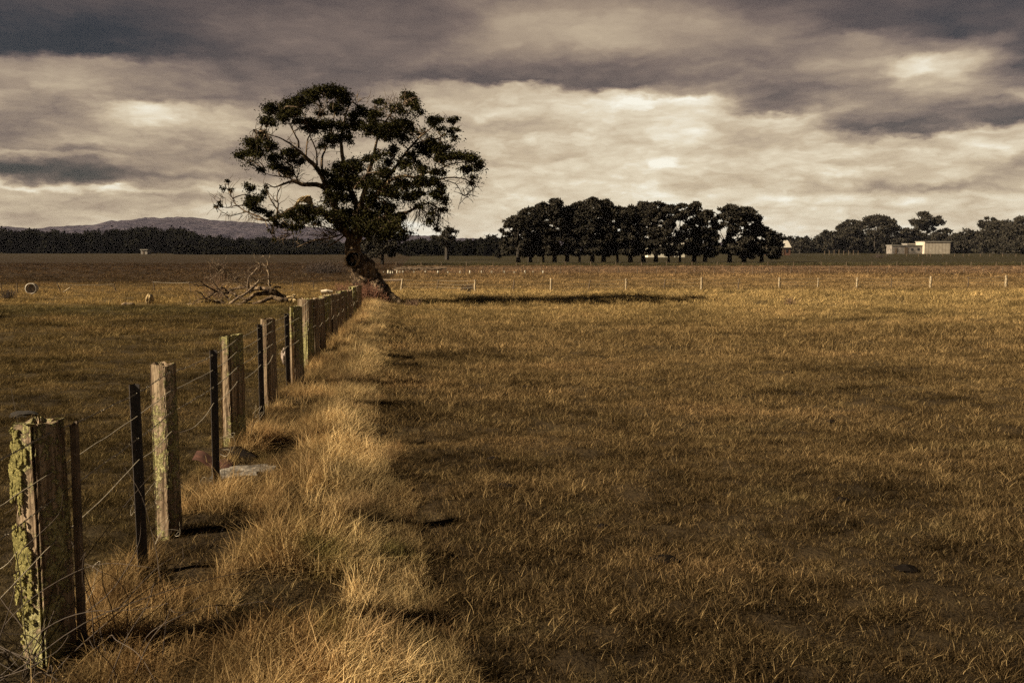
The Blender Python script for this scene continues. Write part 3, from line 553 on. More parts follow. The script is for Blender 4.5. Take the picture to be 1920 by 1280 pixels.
CLUMPS = [(515,205,20,18,1),(500,232,15,14,1),(540,202,18,16,1),(535,218,15,14,1),(562,192,20,18,1),(585,180,20,16,1),(606,174,22,15,1),(632,176,22,17,1),(644,192,14,16,1),(630,207,18,13,1),(572,228,22,9,.8),(585,243,20,9,.8),(556,214,14,12,.9),(488,253,13,11,1),(497,262,13,9,.9),(470,272,16,13,1),(455,293,14,13,.9),(478,288,18,15,1),(503,275,16,12,1),(515,298,20,13,.9),(545,288,18,13,1),(558,300,13,16,1),(522,316,22,9,.8),(488,318,10,7,.6),(536,325,14,12,.8),
 (612,235,18,13,.9),(622,262,17,14,1),(606,275,10,10,.8),(642,238,15,15,.9),(648,258,14,16,.9),(600,215,14,10,.5),(660,222,14,10,.8),
 (682,212,18,14,1),(704,222,17,13,1),(668,238,16,16,.8),(698,243,22,17,1),(733,238,18,14,1),(755,236,18,14,1),(748,258,18,20,1.2),(722,256,18,14,1),(770,242,12,12,.8),(785,250,9,8,.5),
 (768,183,15,12,1.2),(776,198,15,12,1.1),(787,211,10,10,.7),(714,193,13,7,.7),(742,203,13,9,.35),(752,212,10,10,.4),
 (815,229,16,13,1.2),(822,244,9,8,.6),(852,228,13,9,1.2),(857,244,8,5,.6),(856,263,8,7,.7),(848,250,5,4,.5),
 (812,270,16,11,1.1),(830,283,20,12,1.1),(848,294,18,11,1),(878,298,20,11,1.1),(895,310,12,11,1.1),(872,317,15,7,.7),(824,300,15,9,.8),(800,286,15,13,.9),(786,275,12,11,.6),(888,335,10,5,.5),(884,346,5,4,.5),
 (776,298,18,18,1),(760,312,14,12,.7),(790,322,16,11,.8),(820,325,14,9,.6),(740,288,14,15,.9),(755,345,20,13,1),(788,345,20,13,1),(815,344,14,10,.9),(830,355,12,12,1),(836,376,9,12,1),(833,395,8,8,1),(815,362,13,12,.8),(788,366,17,9,.8),(765,372,16,11,.8),
 (640,318,22,16,1.1),(664,312,20,14,1),(660,342,20,18,1.1),(632,345,20,18,1.2),(618,372,16,20,1.3),(645,374,22,20,1.2),(690,345,22,15,1),(714,350,20,15,1.1),(735,364,18,14,1),(698,378,18,16,.9),(724,392,20,15,1.1),(676,398,16,13,.8),(648,400,16,12,1),(742,408,17,12,1.1),(735,424,17,12,1),(690,300,14,10,.7),(612,328,11,12,.6),(720,325,18,10,.8),(712,290,14,12,.5),(730,306,14,10,.6),(700,410,16,12,1),(716,425,18,12,1),(676,425,12,10,.7),(625,405,16,12,.9),(640,425,14,10,.9),(600,318,8,7,.5),
 (468,358,13,16,1.1),(462,375,11,13,.9),(480,380,15,17,1.3),(486,396,12,11,1.3),(500,362,11,12,.5),(501,352,7,6,.7),(428,343,7,7,.6),(418,352,5,5,.6),(433,360,6,6,.6),(411,381,6,5,.6),(405,388,4,4,.5),(508,402,10,8,1),(516,410,12,8,1),(526,422,12,12,1),(510,432,7,12,.5),(517,446,7,12,.4),(546,404,13,10,1),(566,394,16,8,1),(556,412,10,9,.9),(586,398,14,9,.9),(580,410,13,9,.7),(604,398,12,9,.8),(560,425,12,6,.7),(592,420,10,5,.5),(540,425,10,7,.6),
 (818,426,4,8,.8),(808,415,5,4,.5),(812,400,9,5,.4),(787,388,10,6,.4),(754,430,5,5,.7),(767,436,5,3,.6),(655,418,15,12,1.1),(690,438,13,11,.9),(706,428,15,12,1),(722,442,14,12,1),(640,412,14,12,1),(668,412,14,12,.9)]
lf = MB(); tw = MB(); PY_ = nodes[:, 1] - TD
for (cx, cy, rx, ry, dn) in CLUMPS:
    # depth: from the nearest limb in view, spread so that the crown is a volume
    q0 = tp(cx, cy); d2 = (nodes[:, 0] - q0[0]) ** 2 + (nodes[:, 2] - q0[2]) ** 2; i = int(np.argmin(d2 + .02 * R.random(len(d2)))); nd = nodes[i]
    for rep in range(2 if rx > 13 else 1):
        dy = (nd[1] - TD) * 1.25 + R.normal() * .45 + (rep * 1.1 if nd[1] - TD < .4 else -rep * 1.1); c = tp(cx, cy, dy) + R.normal(size=3) * .03 * rep; ex = np.array((rx / PPM, (rx + ry) / 2 / PPM * 1.15, ry / PPM))
        ns = max(3, int(ex[0] * 19)); sub = R.normal(size=(ns, 3)); sub /= np.linalg.norm(sub, axis=1, keepdims=True); sub *= (.35 + .6 * R.random((ns, 1))) 
        sub[:, 2] = np.where(R.random(ns) < .7, np.abs(sub[:, 2]), sub[:, 2]) * .95 - .05
        if rep == 0 or R.random() < .6:     # twig from the limb to the clump then fanning
            a = nd[:3]; m = (a + c) / 2 + R.normal(size=3) * .06 + (0, 0, -.04); tw.tube(smooth([a, m, c - (0, 0, ex[2] * .5)], 5), np.linspace(min(.03, .012 + .05 * ex[0]), .010, 11), 5, .1, cap=False)
        thin_ = rx < 9
        for p in sub:
            pc = c + p * ex * (1.35 if thin_ else 1); tw.tube(smooth([c - (0, 0, ex[2] * .5), (c + pc) / 2 + R.normal(size=3) * .04, pc], 3), np.linspace(.011, .004, 7), 4, cap=False)
            n = int((55 if thin_ else 135) * dn * (.5 + R.random()) * (1 if rep == 0 else .8)); lp = pc + R.normal(size=(n, 3)) * (.45 + 1.0 * R.random((n, 1)) ** 2) * np.array((.34, .36, .30)) * ex.clip(.10, .36) * np.array((.9, .9, .8)) + (0, 0, .02)
            lf.leaves(lp, .088, .036, .9)
CA = np.array([c_[:4] for c_ in CLUMPS], float)
CB = CA[np.hypot(CA[:, 0] - 690, CA[:, 1] - 370) < 75]
for q in range(660):
    a = CA[R.integers(len(CA))] if q < 480 else CB[R.integers(len(CB))]; dd = np.hypot(CA[:, 0] - a[0], CA[:, 1] - a[1]); nb_ = CA[(dd > 8) & (dd < 42)]
    if len(nb_) == 0 or (a[1] > 335 and a[0] < 530): continue
    b_ = nb_[R.integers(len(nb_))]; t_ = R.random(); px, py = a[:2] * (1 - t_) + b_[:2] * t_ + R.normal(size=2) * 4
    if py < 335 and R.random() < .35: continue
    q0 = tp(px, py); i = int(np.argmin((nodes[:, 0] - q0[0]) ** 2 + (nodes[:, 2] - q0[2]) ** 2)); nd = nodes[i]; c = tp(px, py, (nd[1] - TD) * 1.2 + R.normal() * .8)
    tw.tube(smooth([nd[:3], (nd[:3] + c) / 2 + R.normal(size=3) * .08, c], 3), np.linspace(.010, .004, 7), 4, cap=False)
    n = R.integers(18, 75); lf.leaves(c + R.normal(size=(n, 3)) * np.array((.12, .12, .10)) * (.6 + R.random()), .088, .036, 1.)
# bare fine twigs in the gaps
for q in range(420):
    nd = nodes[R.integers(len(nodes))]
    if nd[2] < 3.2: continue
    p = nd[:3]; d = R.normal(size=3); d[2] = abs(d[2]) * .8; d /= np.linalg.norm(d); L_ = .25 + .45 * R.random(); pts = [p]
    for k in range(4): d = d + R.normal(size=3) * .3; d /= np.linalg.norm(d); pts.append(pts[-1] + d * L_ / 4)
    tw.tube(smooth(pts, 2), np.linspace(.011, .004, 9), 4, cap=False)
for (cx, cy, n, dr, L_) in [(735, 205, 26, (-.1, 0, 1), .55), (745, 215, 22, (.2, 0, 1), .55), (715, 210, 14, (-.1, 0, 1), .4), (668, 190, 10, (.7, 0, .6), .4), (790, 395, 26, (.1, 0, -1), .65), (470, 402, 22, (-.1, 0, -1), .32), (430, 400, 12, (-.4, 0, -.8), .3), (880, 355, 14, (.4, 0, -.7), .3), (825, 405, 12, (.2, 0, -1), .4), (610, 205, 16, (0, 0, 1), .4), (415, 372, 10, (-.3, 0, .8), .3), (545, 440, 26, (-.6, 0, .1), .5), (620, 440, 36, (-.7, 0, .35), .7), (620, 440, 20, (-.5, 0, -.3), .5)]:
    for q in range(n):
        p = tp(cx + R.normal() * 9, cy + R.normal() * 3, -.3 + R.normal() * .4); d = np.array(dr) + R.normal(size=3) * .35; d /= np.linalg.norm(d); pts = [p]
        for k in range(5): d = d + R.normal(size=3) * .22; d /= np.linalg.norm(d); pts.append(pts[-1] + d * L_ / 5 * (.7 + .6 * R.random()))
        tw.tube(smooth(pts, 2), np.linspace(.010, .003, 11), 4, cap=False)
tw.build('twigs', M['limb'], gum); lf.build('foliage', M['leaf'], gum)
# red sucker growth packed round the base
sk = MB()
for q in range(900):
    px = 668 + 62 * R.random(); c = tp(px, 566, -.75 + R.normal() * .22); c[2] = 0; L_ = (.25 + .75 * R.random()) * np.interp(px, [668, 685, 712, 735], [.75, .9, .55, .1]); p = c; pts = [p]; d = np.array((R.normal() * .25 - .08, R.normal() * .2, 1.))
    for k in range(4): d = d + R.normal(size=3) * .22; pts.append(pts[-1] + d / np.linalg.norm(d) * L_ / 4)
    sk.tube(smooth(pts, 2), np.linspace(.009, .003, 9), 4, cap=False)
    sk.leaves(np.array(pts)[1:] + R.normal(size=(4, 3)) * .03, .05, .02)
sk.build('sucker_growth', M['twig'], gum)

# ------------------------------------------------------------------ generic trees
def crown(mb, c, ex, ncl, nlf, ls, rnd=.28, flat=.6, power=.5, low=-.9, box=False):
    for q in range(ncl):
        d = R.normal(size=3); d /= np.linalg.norm(d); d = d * R.random() ** power
        if d[2] < low: d[2] = low
        if box:
            zz = R.random() ** .9 * 2 - 1
            if -.3 < zz < .5 and R.random() < .4 and box == 'gap': continue
            w_ = (1.25 if zz < -.25 else 1.) * min(1., (1 - max(zz, -.2) ** 2 if zz > 0 else 1.)) ** .5 * (.45 + .6 * R.random() ** .6); a_ = R.random() * 6.28; d = np.array((math.cos(a_) * w_, math.sin(a_) * w_, zz))
        p = c + d * ex; cr = rnd * ex.mean() * (.6 + .8 * R.random())
        n = int(nlf * (.6 + .8 * R.random())); v = R.normal(size=(n, 3)); v /= np.linalg.norm(v, axis=1, keepdims=True); v *= R.random((n, 1)) ** .4
        mb.leaves(p + v * cr * np.array((1, 1, flat)), ls, ls * .55)
def tree(name, px, py, depth, top, hw, label, cat='tree', group=None, ncl=46, nlf=120, ls=None, trunk_h=.12, mat='pine', tmat='pinetrunk', dome=None, tr_px=3, flat=.5, rnd=.26, low=-.95, limbs=5, box=False):
    b = at(px, py, depth); b[2] = 0; m = depth / F
    e = empty(name, b, label, cat, group); H = at(px, top, depth)[2]; z0 = H * trunk_h
    t = MB(); hh = z0 + (H - z0) * .7; lx = R.normal() * .03 * H
    t.tube(smooth([(*b - (0, 0, .3), tr_px * m * 1.15), (b[0] + .2 * lx, b[1], z0, tr_px * m), (b[0] + lx, b[1], hh, tr_px * m * .35)], 4)[:, :3] if False else np.array([b - (0, 0, .3), b + (lx * .2, 0, z0), b + (lx * .6, 0, hh * .6), b + (lx, 0, hh)]), np.array([1.25, 1, .7, .3]) * tr_px * m, 8, .12)
    for q in range(limbs):
        a = R.random() * 6.28; z = z0 + (hh - z0) * R.random() * .7; p = b + (lx * .4, 0, z); t.tube([p, p + np.array((math.cos(a), math.sin(a), .5)) * hw * m * .4, p + np.array((math.cos(a), math.sin(a), .9)) * hw * m * .8], [tr_px * m * .45, tr_px * m * .3, tr_px * m * .1], 5, cap=False)
    t.build('trunk', M[tmat], e)
    mb = MB(); c = np.array((b[0] + lx * .3, b[1], (z0 + H) / 2)); ex = np.array((hw * m, hw * m * .95, (H - z0) / 2))
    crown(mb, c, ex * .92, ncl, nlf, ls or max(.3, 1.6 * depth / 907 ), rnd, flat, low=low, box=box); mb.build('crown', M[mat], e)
    return e
# pine windbreak
TX = [972, 994, 1019, 1040, 1063, 1087, 1110, 1132, 1158, 1182, 1207, 1230, 1254, 1275, 1301, 1322, 1368, 1395, 1428]
OX = [925, 960, 985, 1010, 1040, 1060, 1068, 1085, 1110, 1135, 1150, 1160, 1172, 1190, 1210, 1230, 1245, 1260, 1290, 1312, 1324, 1335, 1346, 1370, 1395, 1415, 1428, 1445]
OY = [425, 410, 390, 380, 374, 378, 388, 380, 368, 368, 380, 388, 380, 378, 376, 376, 384, 380, 376, 378, 392, 402, 388, 381, 385, 398, 425, 435]
for q, px in enumerate(TX):
    top = float(np.interp(px, OX, OY)) + 1; dp = 131 + (px - 1200) * .004 + R.normal() * .8
    sparse = px in (1254, 1275, 1301); thin = px in (1019, 1087, 1158, 1254, 1275)
    e = tree('pine_tree', px, 493, dp, top + R.normal() * 2, 33 * (.8 + .4 * R.random()) if px not in (1301, 1322) else 25, 'tall dark pine, %s trunk from the left in the windbreak row' % ORD[q], group='pines in the windbreak row behind the paddock',
         ncl=80 if sparse else 150, nlf=95, ls=.36, trunk_h=.095, tr_px=2.2 if thin else 4., rnd=.17, flat=.34, limbs=9, box='gap')
# skirt boughs and side boughs shaped on individual pines
# dense dark tree behind the gum, lone gum, right-hand trees
tree('cypress_tree', 716, 497, 112, 398, 50, 'dense black rounded cypress standing directly behind the big gum tree', ncl=90, nlf=150, ls=.30, trunk_h=.02, rnd=.22, low=-1)
e = tree('small_gum_tree', 838, 487, 165, 419, 30, 'lone small gum tree with forked trunk between the big gum and the pines', ncl=26, nlf=130, ls=.32, trunk_h=.38, rnd=.24, tr_px=3.5)
BG = [(1453, 478, 240, 430, 18, 'low bushy tree at the right end of the pine row', 24), (1500, 474, 430, 446, 26, 'low far trees just right of the pale roofed farmhouse', 22),
      (1550, 475, 430, 428, 22, 'spiky topped dark tree left of the stock yards', 30), (1583, 475, 440, 430, 22, 'dark rounded tree right beside the spiky topped tree', 30),
      (1595, 475, 450, 413, 24, 'open gum tree leaning from the left side of the big dome tree', 22), (1640, 475, 440, 405, 46, 'largest dome shaped dark tree on the right skyline', 90),
      (1707, 475, 450, 424, 26, 'dark tree behind the left end of the low shed', 34), (1735, 475, 460, 397, 34, 'tall gum tree with pale limbs rising behind the sheds', 30),
      (1770, 475, 455, 430, 24, 'rounded dark tree behind the pale shed', 34), (1812, 476, 430, 425, 28, 'dark tree in the gap right of the pale shed', 34),
      (1843, 476, 420, 399, 12, 'thin open crowned tree with bare stem on right skyline, left of its twin', 9), (1862, 476, 420, 399, 10, 'thin open crowned tree with bare stem on right skyline, right of its twin', 9),
      (1880, 477, 380, 415, 46, 'broad black tree mass rising towards the right edge', 70), (1925, 478, 340, 405, 46, 'tallest dark tree cut off by the right edge', 60)]
for px, py, dp, top, hw, lab, nc in BG:
    g_ = 'gum' in lab or 'thin' in lab
    tree('gum_tree' if g_ else 'broadleaf_tree', px, py, dp, top, hw, lab, group='dark trees along the right skyline', ncl=int(nc * 1.6), nlf=120, ls=max(.35, dp * .0024), box='dome' in lab or 'mass' in lab or 'cut off' in lab or 'rounded' in lab, trunk_h=.5 if g_ else .03, rnd=.24 if g_ else .25, tr_px=1.8, low=-1)

# ------------------------------------------------------------------ far woods (one mass) and hills
def wood(name, OXY, py, depth, dspread, n, w, label, mat='wood_far', ls=1.1, cat='woodland'):
    mb = MB(); ox = [a for a, _ in OXY]; oy = [b for _, b in OXY]
    for q in range(n):
        px = ox[0] + (ox[-1] - ox[0]) * (q + R.random()) / n; dp = depth + dspread * R.random(); top = np.interp(px, ox, oy) - 2 + abs(R.normal()) * 6 * (dspread > 0) 
        H = at(px, top, dp)[2]; m = dp / F; c = at(px, top, dp); c[2] = H * .5
        crown(mb, c, np.array((w * m, w * m, H * .5)), 12, 60, ls * dp / 400, .42, .8, low=-1)
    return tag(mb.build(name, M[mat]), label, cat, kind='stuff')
OW = [(-60, 428), (0, 430), (30, 433), (52, 426), (70, 430), (90, 436), (100, 433), (112, 430), (125, 434), (135, 440), (152, 431), (170, 432), (190, 437), (215, 431), (245, 427), (270, 425), (300, 428), (335, 430), (365, 437), (400, 443), (440, 448), (480, 449), (520, 447), (560, 450), (600, 452), (660, 452), (700, 452)]
wood('woodland', OW, 476, 420, 60, 300, 13, 'dark wood stretching along the left horizon')
wood('woodland', [(330, 462), (450, 466), (560, 464), (680, 466)], 478, 330, 40, 80, 12, 'low dark scrub in front of the left wood')
wood('scrub_belt', [(755, 452), (790, 449), (815, 446), (850, 448), (880, 452), (905, 446), (925, 440), (945, 446), (960, 452)], 480, 260, 50, 60, 12, 'dark scrub belt between the big gum and the pine row')
wood('scrub_belt', [(1420, 462), (1470, 465), (1500, 450), (1540, 452), (1600, 440), (1700, 440), (1800, 440), (1960, 430)], 478, 470, 60, 110, 16, 'dark scrub filling in under the trees on the right horizon')
wood('scrub_belt', [(1440, 445), (1490, 443), (1540, 445)], 476, 600, 60, 26, 10, 'far dark scrub on the horizon right of the farmhouse')
def hill(name, prof, depth, thick, mat, label, n=260):
    xs_ = np.linspace(prof[0][0], prof[-1][0], n); top = np.interp(xs_, [a for a, _ in prof], [b for _, b in prof]); rows = 40; V = []
    for k in range(rows):
        t = k / (rows - 1); dp = depth - thick * (1 - t); prf = math.sin(t * math.pi / 2) ** .9
        for px, ty in zip(xs_, top): 
            tpz = at(px, ty, depth); H = tpz[2] * prf; V.append((tpz[0] * (dp / depth) ** .3, dp, H + (fbm(px * .08, k * .6, 70, 4) - .5) * depth * .006 * (t > 0) - 2 * (t == 0)))
    for px, ty in zip(xs_, top): tpz = at(px, ty, depth); V.append((tpz[0], depth + thick * .5, -5))
    rows += 1; i = np.arange(rows - 1)[:, None] * n + np.arange(n - 1)[None]; mb = MB(); mb.add(V, np.stack([i, i + 1, i + n + 1, i + n], -1).reshape(-1, 4))
    return tag(mb.build(name, mat, smooth=True), label, 'hill', kind='structure')
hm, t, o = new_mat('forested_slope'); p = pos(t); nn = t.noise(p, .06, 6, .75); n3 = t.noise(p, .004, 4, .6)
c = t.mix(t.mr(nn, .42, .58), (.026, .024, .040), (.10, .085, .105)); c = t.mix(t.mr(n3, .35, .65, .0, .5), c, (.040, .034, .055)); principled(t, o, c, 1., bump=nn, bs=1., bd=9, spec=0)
hill('hills', [(-300, 430), (0, 429), (50, 428), (100, 433), (150, 431), (200, 425), (240, 424), (270, 417), (300, 412), (340, 411), (370, 410), (420, 416), (500, 421), (600, 429), (700, 436), (800, 444), (860, 449), (960, 452), (1100, 455), (1400, 458), (1900, 450), (2200, 455)], 2500, 900, hm, 'purple forested hill rising beyond the left wood')

# ------------------------------------------------------------------ far fences
def far_fence(name, L, label, wr=None, group=None, r=.05, mat='far_wood', wires=3, wext=None):
    b = gnd(L[0][0], L[0][1]); e = empty(name, (b[0], b[1], 0), label, 'fence', group); tops = []
    for (px, py, ty, w, ln) in L:
        b = gnd(px, py); h_ = max(.25, h_of(b, px, ty)); tw_ = w * .8 * b[1] / F / 2; mb = MB(); z = np.linspace(-.2, h_, 7)
        pts = np.stack([b[0] + ln * z + R.normal(size=7) * .006, b[1] + 0 * z, z], -1); mb.tube(pts, np.linspace(1.05, .9, 7) * tw_, 8, .1); mb.build('post', M[mat] if w > 3 else M['dark_wood'], e); tops.append((b[0] + ln * h_, b[1] - tw_, h_))
    T = np.array(tops)
    for k in range(wires):
        f_ = [.92, .62, .35][k]; mb = MB(); Q = T.copy(); Q[:, 2] *= f_; out = []
        for a, c_ in zip(Q[:-1], Q[1:]):
            for s_ in range(4): t_ = s_ / 4; out.append(a * (1 - t_) + c_ * t_ - np.array((0, 0, .12 * t_ * (1 - t_))))
        out.append(Q[-1]); mb.tube(out, .004, 4, cap=False); mb.build('plain_wire', M['wire'], e)
    return e
A = [(752, 545, 522, 5, .14), (820, 545, 524, 3, .12), (891, 547, 524, 5, .0), (962, 546, 525, 3, .1), (1033, 545, 522, 5.5, .0), (1104, 544, 524, 3, .12), (1174, 544, 522, 5.5, 0), (1245, 543, 523, 3, .1), (1315, 543, 520, 5.5, .02), (1384, 542, 522, 3, .06), (1461, 541, 520, 5.5, -.03), (1533, 541, 521, 3.5, .03),
     (1606, 540, 520, 5, .06), (1671, 540, 521, 2.5, 0), (1744, 540, 518, 6, .03), (1815, 539, 519, 2.5, 0), (1886, 539, 516, 6.5, .0), (1955, 538, 516, 3, 0), (2026, 538, 515, 6, 0)]
fa = far_fence('paddock_fence', A, 'wire fence of leaning pale posts crossing the golden paddock to the right of the gum', None)
mb = MB(); p1 = at(700, 524, 44); p2 = at(756, 525, 43.2); mb.tube([p1, (p1 + p2) / 2 - (0, 0, .02), p2], .05, 8, .1); mb.build('rail', M['dark_wood'], fa)
Bf = [(px, 498.5, 491 + R.normal() * .5, 2.2, R.normal() * .02) for px in (743, 790, 828, 875, 925, 968, 1015, 1060, 1108, 1155, 1203, 1250, 1298, 1345, 1393, 1440, 1488, 1540, 1587, 1635, 1682, 1729, 1774, 1821, 1868, 1916, 1962)]
far_fence('far_paddock_fence', Bf, 'distant post fence along the edge of the dark green field', wires=2)
Cf = [(px, 513, 500 + R.normal() * .6, 2., R.normal() * .04) for px in list(range(835, 1960, 36))]
far_fence('stake_fence', Cf, 'low fence of thin dark stakes along the dark furrow', mat='dark_wood', wires=1)
Df = [(3, 551, 530, 2, 0), (33, 550, 530, 2.4, 0), (114, 548, 532, 2.5, -.35), (218, 548, 531, 2.5, -.25), (290, 546, 527, 2.5, -.12), (358, 548, 528, 2, -.15), (549, 545, 526, 2, 0), (588, 544, 526, 2, 0)]
far_fence('broken_stake_fence', Df, 'broken fence of thin leaning stakes across the left paddock', mat='dark_wood', wires=1)
mb = MB(); a = gnd(118, 549); mb.tube([a, a + (.32, 0, .22)], [.035, .03], 6, .2); tag(mb.build('fallen_stake', M['far_wood']), 'fallen stake propped against a leaning stake in left paddock', 'stake')
Ef = [(px, 478, 470 + R.normal(), 1.6, 0) for px in range(1546, 1610, 9)]
far_fence('stock_yard_rails', Ef, 'wooden stock yard rails in front of the trees left of the sheds', mat='far_wood', wires=3)
Gf = [(px, 481 + R.normal() * .3, 475.5, 1.4, 0) for px in (1700, 1722, 1738, 1745, 1768, 1790, 1806, 1817, 1838, 1856, 1880, 1905)]
far_fence('shed_paddock_fence', Gf, 'faint far fence in the dark field below the pale shed', mat='far_wood', wires=1)
# tree guards
gm = mat_plain('white_plastic_guard', (.5, .46, .36), .6, var=.3)
GX = [720, 727.5, 732, 737, 744.5, 750, 755.5, 776.6, 798, 821, 840, 863, 880.6, 903, 922, 946, 964, 985, 999, 1018]
for q, px in enumerate(GX):
    b = gnd(px, 512.5 + R.normal() * .3); hh = .17 + .07 * R.random(); w = .055 + .02 * R.random(); lx, ly = R.normal() * .08, R.normal() * .08; mb = MB(); yaw = R.random() * 1.5
    for k in range(4):      # open square sleeve with wall thickness
        a0 = yaw + k * math.pi / 2; a1 = a0 + math.pi / 2; c0 = np.array((math.cos(a0), math.sin(a0))) * w; c1 = np.array((math.cos(a1), math.sin(a1))) * w
        V = [(*(b[:2] + c0 * s_), 0) for s_ in (1, .88)] + [(*(b[:2] + c1 * s_), 0) for s_ in (1, .88)]; V = np.array(V); Vt = V + (lx * hh, ly * hh, hh); VV = np.vstack([V, Vt])
        mb.add(VV, [(0, 2, 6, 4), (3, 1, 5, 7), (4, 6, 7, 5)])
    o = mb.build('tree_guard', gm)
    tag(o, '%s pale plastic tree guard counted from the gum trunk rightwards' % (ORD[q] if q < 20 else 'last'), 'tree guard', 'pale tree guards in a line beyond the fence')

# ------------------------------------------------------------------ buildings
mw, t, o = new_mat('pale_corrugated_iron'); p = t.sep(t.node('ShaderNodeTexCoord').outputs['Object'])[0]
wv = t.m('SINE', t.m('MULTIPLY', p, 4.2)); c = t.mix(t.mr(t.noise(pos(t), .9, 4, .6), .35, .7), (.36, .31, .25), (.50, .44, .36)); c = t.mix(t.mr(wv, .3, 1, 0, .5), c, (.22, .19, .15)); principled(t, o, c, .7)
roofm = mat_plain('pale_roof_iron', (.50, .46, .40), .5, .2, .15, 2); greyw = mat_plain('grey_weatherboard', (.17, .15, .135), .8, var=.5, sc=.8); glass = mat_plain('dark_window', (.02, .02, .025), .2); brick = mat_plain('brown_brick', (.12, .06, .04), .9, var=.3, sc=3)
def building(name, x0, x1, py, top, depth, dp, label, wall, roof, pitch=0., doors=(), windows=(), over=.25, cat='building'):
    a = at(x0, py, depth); b = at(x1, py, depth); H = at(x0, top, depth)[2]; e = empty(name, ((a[0] + b[0]) / 2, depth, 0), label, cat); X0, X1 = a[0], b[0]; w = MB()
    rs = MB(); hh = H if not pitch else H * (1 - pitch)
    w.box((X0, depth, -.3), (X1, depth + dp, hh)); 
    if pitch:   # gable roof, ridge along x, triangular ends in the wall
        ym = depth + dp / 2; w.add([(X0, depth, hh + .003), (X0, depth + dp, hh + .003), (X0, ym, H), (X0, ym, H), (X1, depth, hh + .003), (X1, depth + dp, hh + .003), (X1, ym, H), (X1, ym, H)], [(0, 2, 1, 3)[:4], (4, 5, 6, 7)]) if False else None
        for s_ in (0, 1):
            y0 = depth - over if s_ == 0 else depth + dp + over; zz = hh - over * (H - hh) / (dp / 2)
            rs.add([(X0 - over, y0, zz), (X1 + over, y0, zz), (X1 + over, ym, H), (X0 - over, ym, H), (X0 - over, y0, zz + .12), (X1 + over, y0, zz + .12), (X1 + over, ym, H + .12), (X0 - over, ym, H + .12)], [(0, 1, 2, 3), (7, 6, 5, 4), (0, 4, 5, 1), (1, 5, 6, 2), (3, 7, 4, 0)])
    else:
        rs.box((X0 - over, depth - over, H + .01), (X1 + over, depth + dp + over, H + .22))
    w.build('wall', wall, e); rs.build('roof', roof, e)
    for lst, nm, mt in ((doors, 'door', M['dark_wood']), (windows, 'window', glass)):
        for (u0, u1, v0, v1) in lst:
            d_ = MB(); d_.box((X0 + (X1 - X0) * u0, depth - .08, hh * v0 + .02), (X0 + (X1 - X0) * u1, depth - .003, hh * v1)); d_.build(nm, mt, e)
    return e
building('machinery_shed', 1733, 1781, 476, 453.5, 400, 9, 'tall pale corrugated shed on the right horizon', mw, roofm)
building('low_shed', 1672, 1732, 476, 460.5, 402, 6, 'long low grey shed adjoining the left of the tall pale shed', greyw, roofm, doors=((.1, .16, 0, .7), (.4, .5, 0, .8)), windows=((.6, .66, .4, .7), (.8, .86, .4, .7)))
building('lean_to_roof_shed', 1700, 1730, 476, 457.5, 409, 5, 'second pale roof rising just behind the long low grey shed', greyw, roofm)
e = building('farmhouse', 1447, 1482, 477, 451, 290, 8, 'farmhouse with pale iron roof at the right end of the pine row', brick, roofm, pitch=.45, windows=((.1, .2, .35, .75), (.35, .45, .35, .75), (.75, .85, .35, .75)), doors=((.56, .64, 0, .8),))
e = building('white_farmhouse', 1215, 1284, 478, 450, 220, 8, 'white farmhouse glimpsed through the gap under the pines', mat_plain('white_paint', (.62, .58, .48), .7, var=.1, sc=1), roofm, pitch=.35, windows=((.12, .2, .35, .75), (.4, .48, .35, .75), (.8, .88, .35, .75)), doors=((.6, .66, 0, .8),))
for q, (a, b_, t_) in enumerate([(264, 276, 'single')]): building('farm_shed', a, b_, 470.5, 468.6, 360, 4, '%s tiny pale farm shed in front of the left wood' % t_, mat_plain('whitewash', (.26, .23, .2), .7), roofm, doors=((.3, .5, 0, .7),))

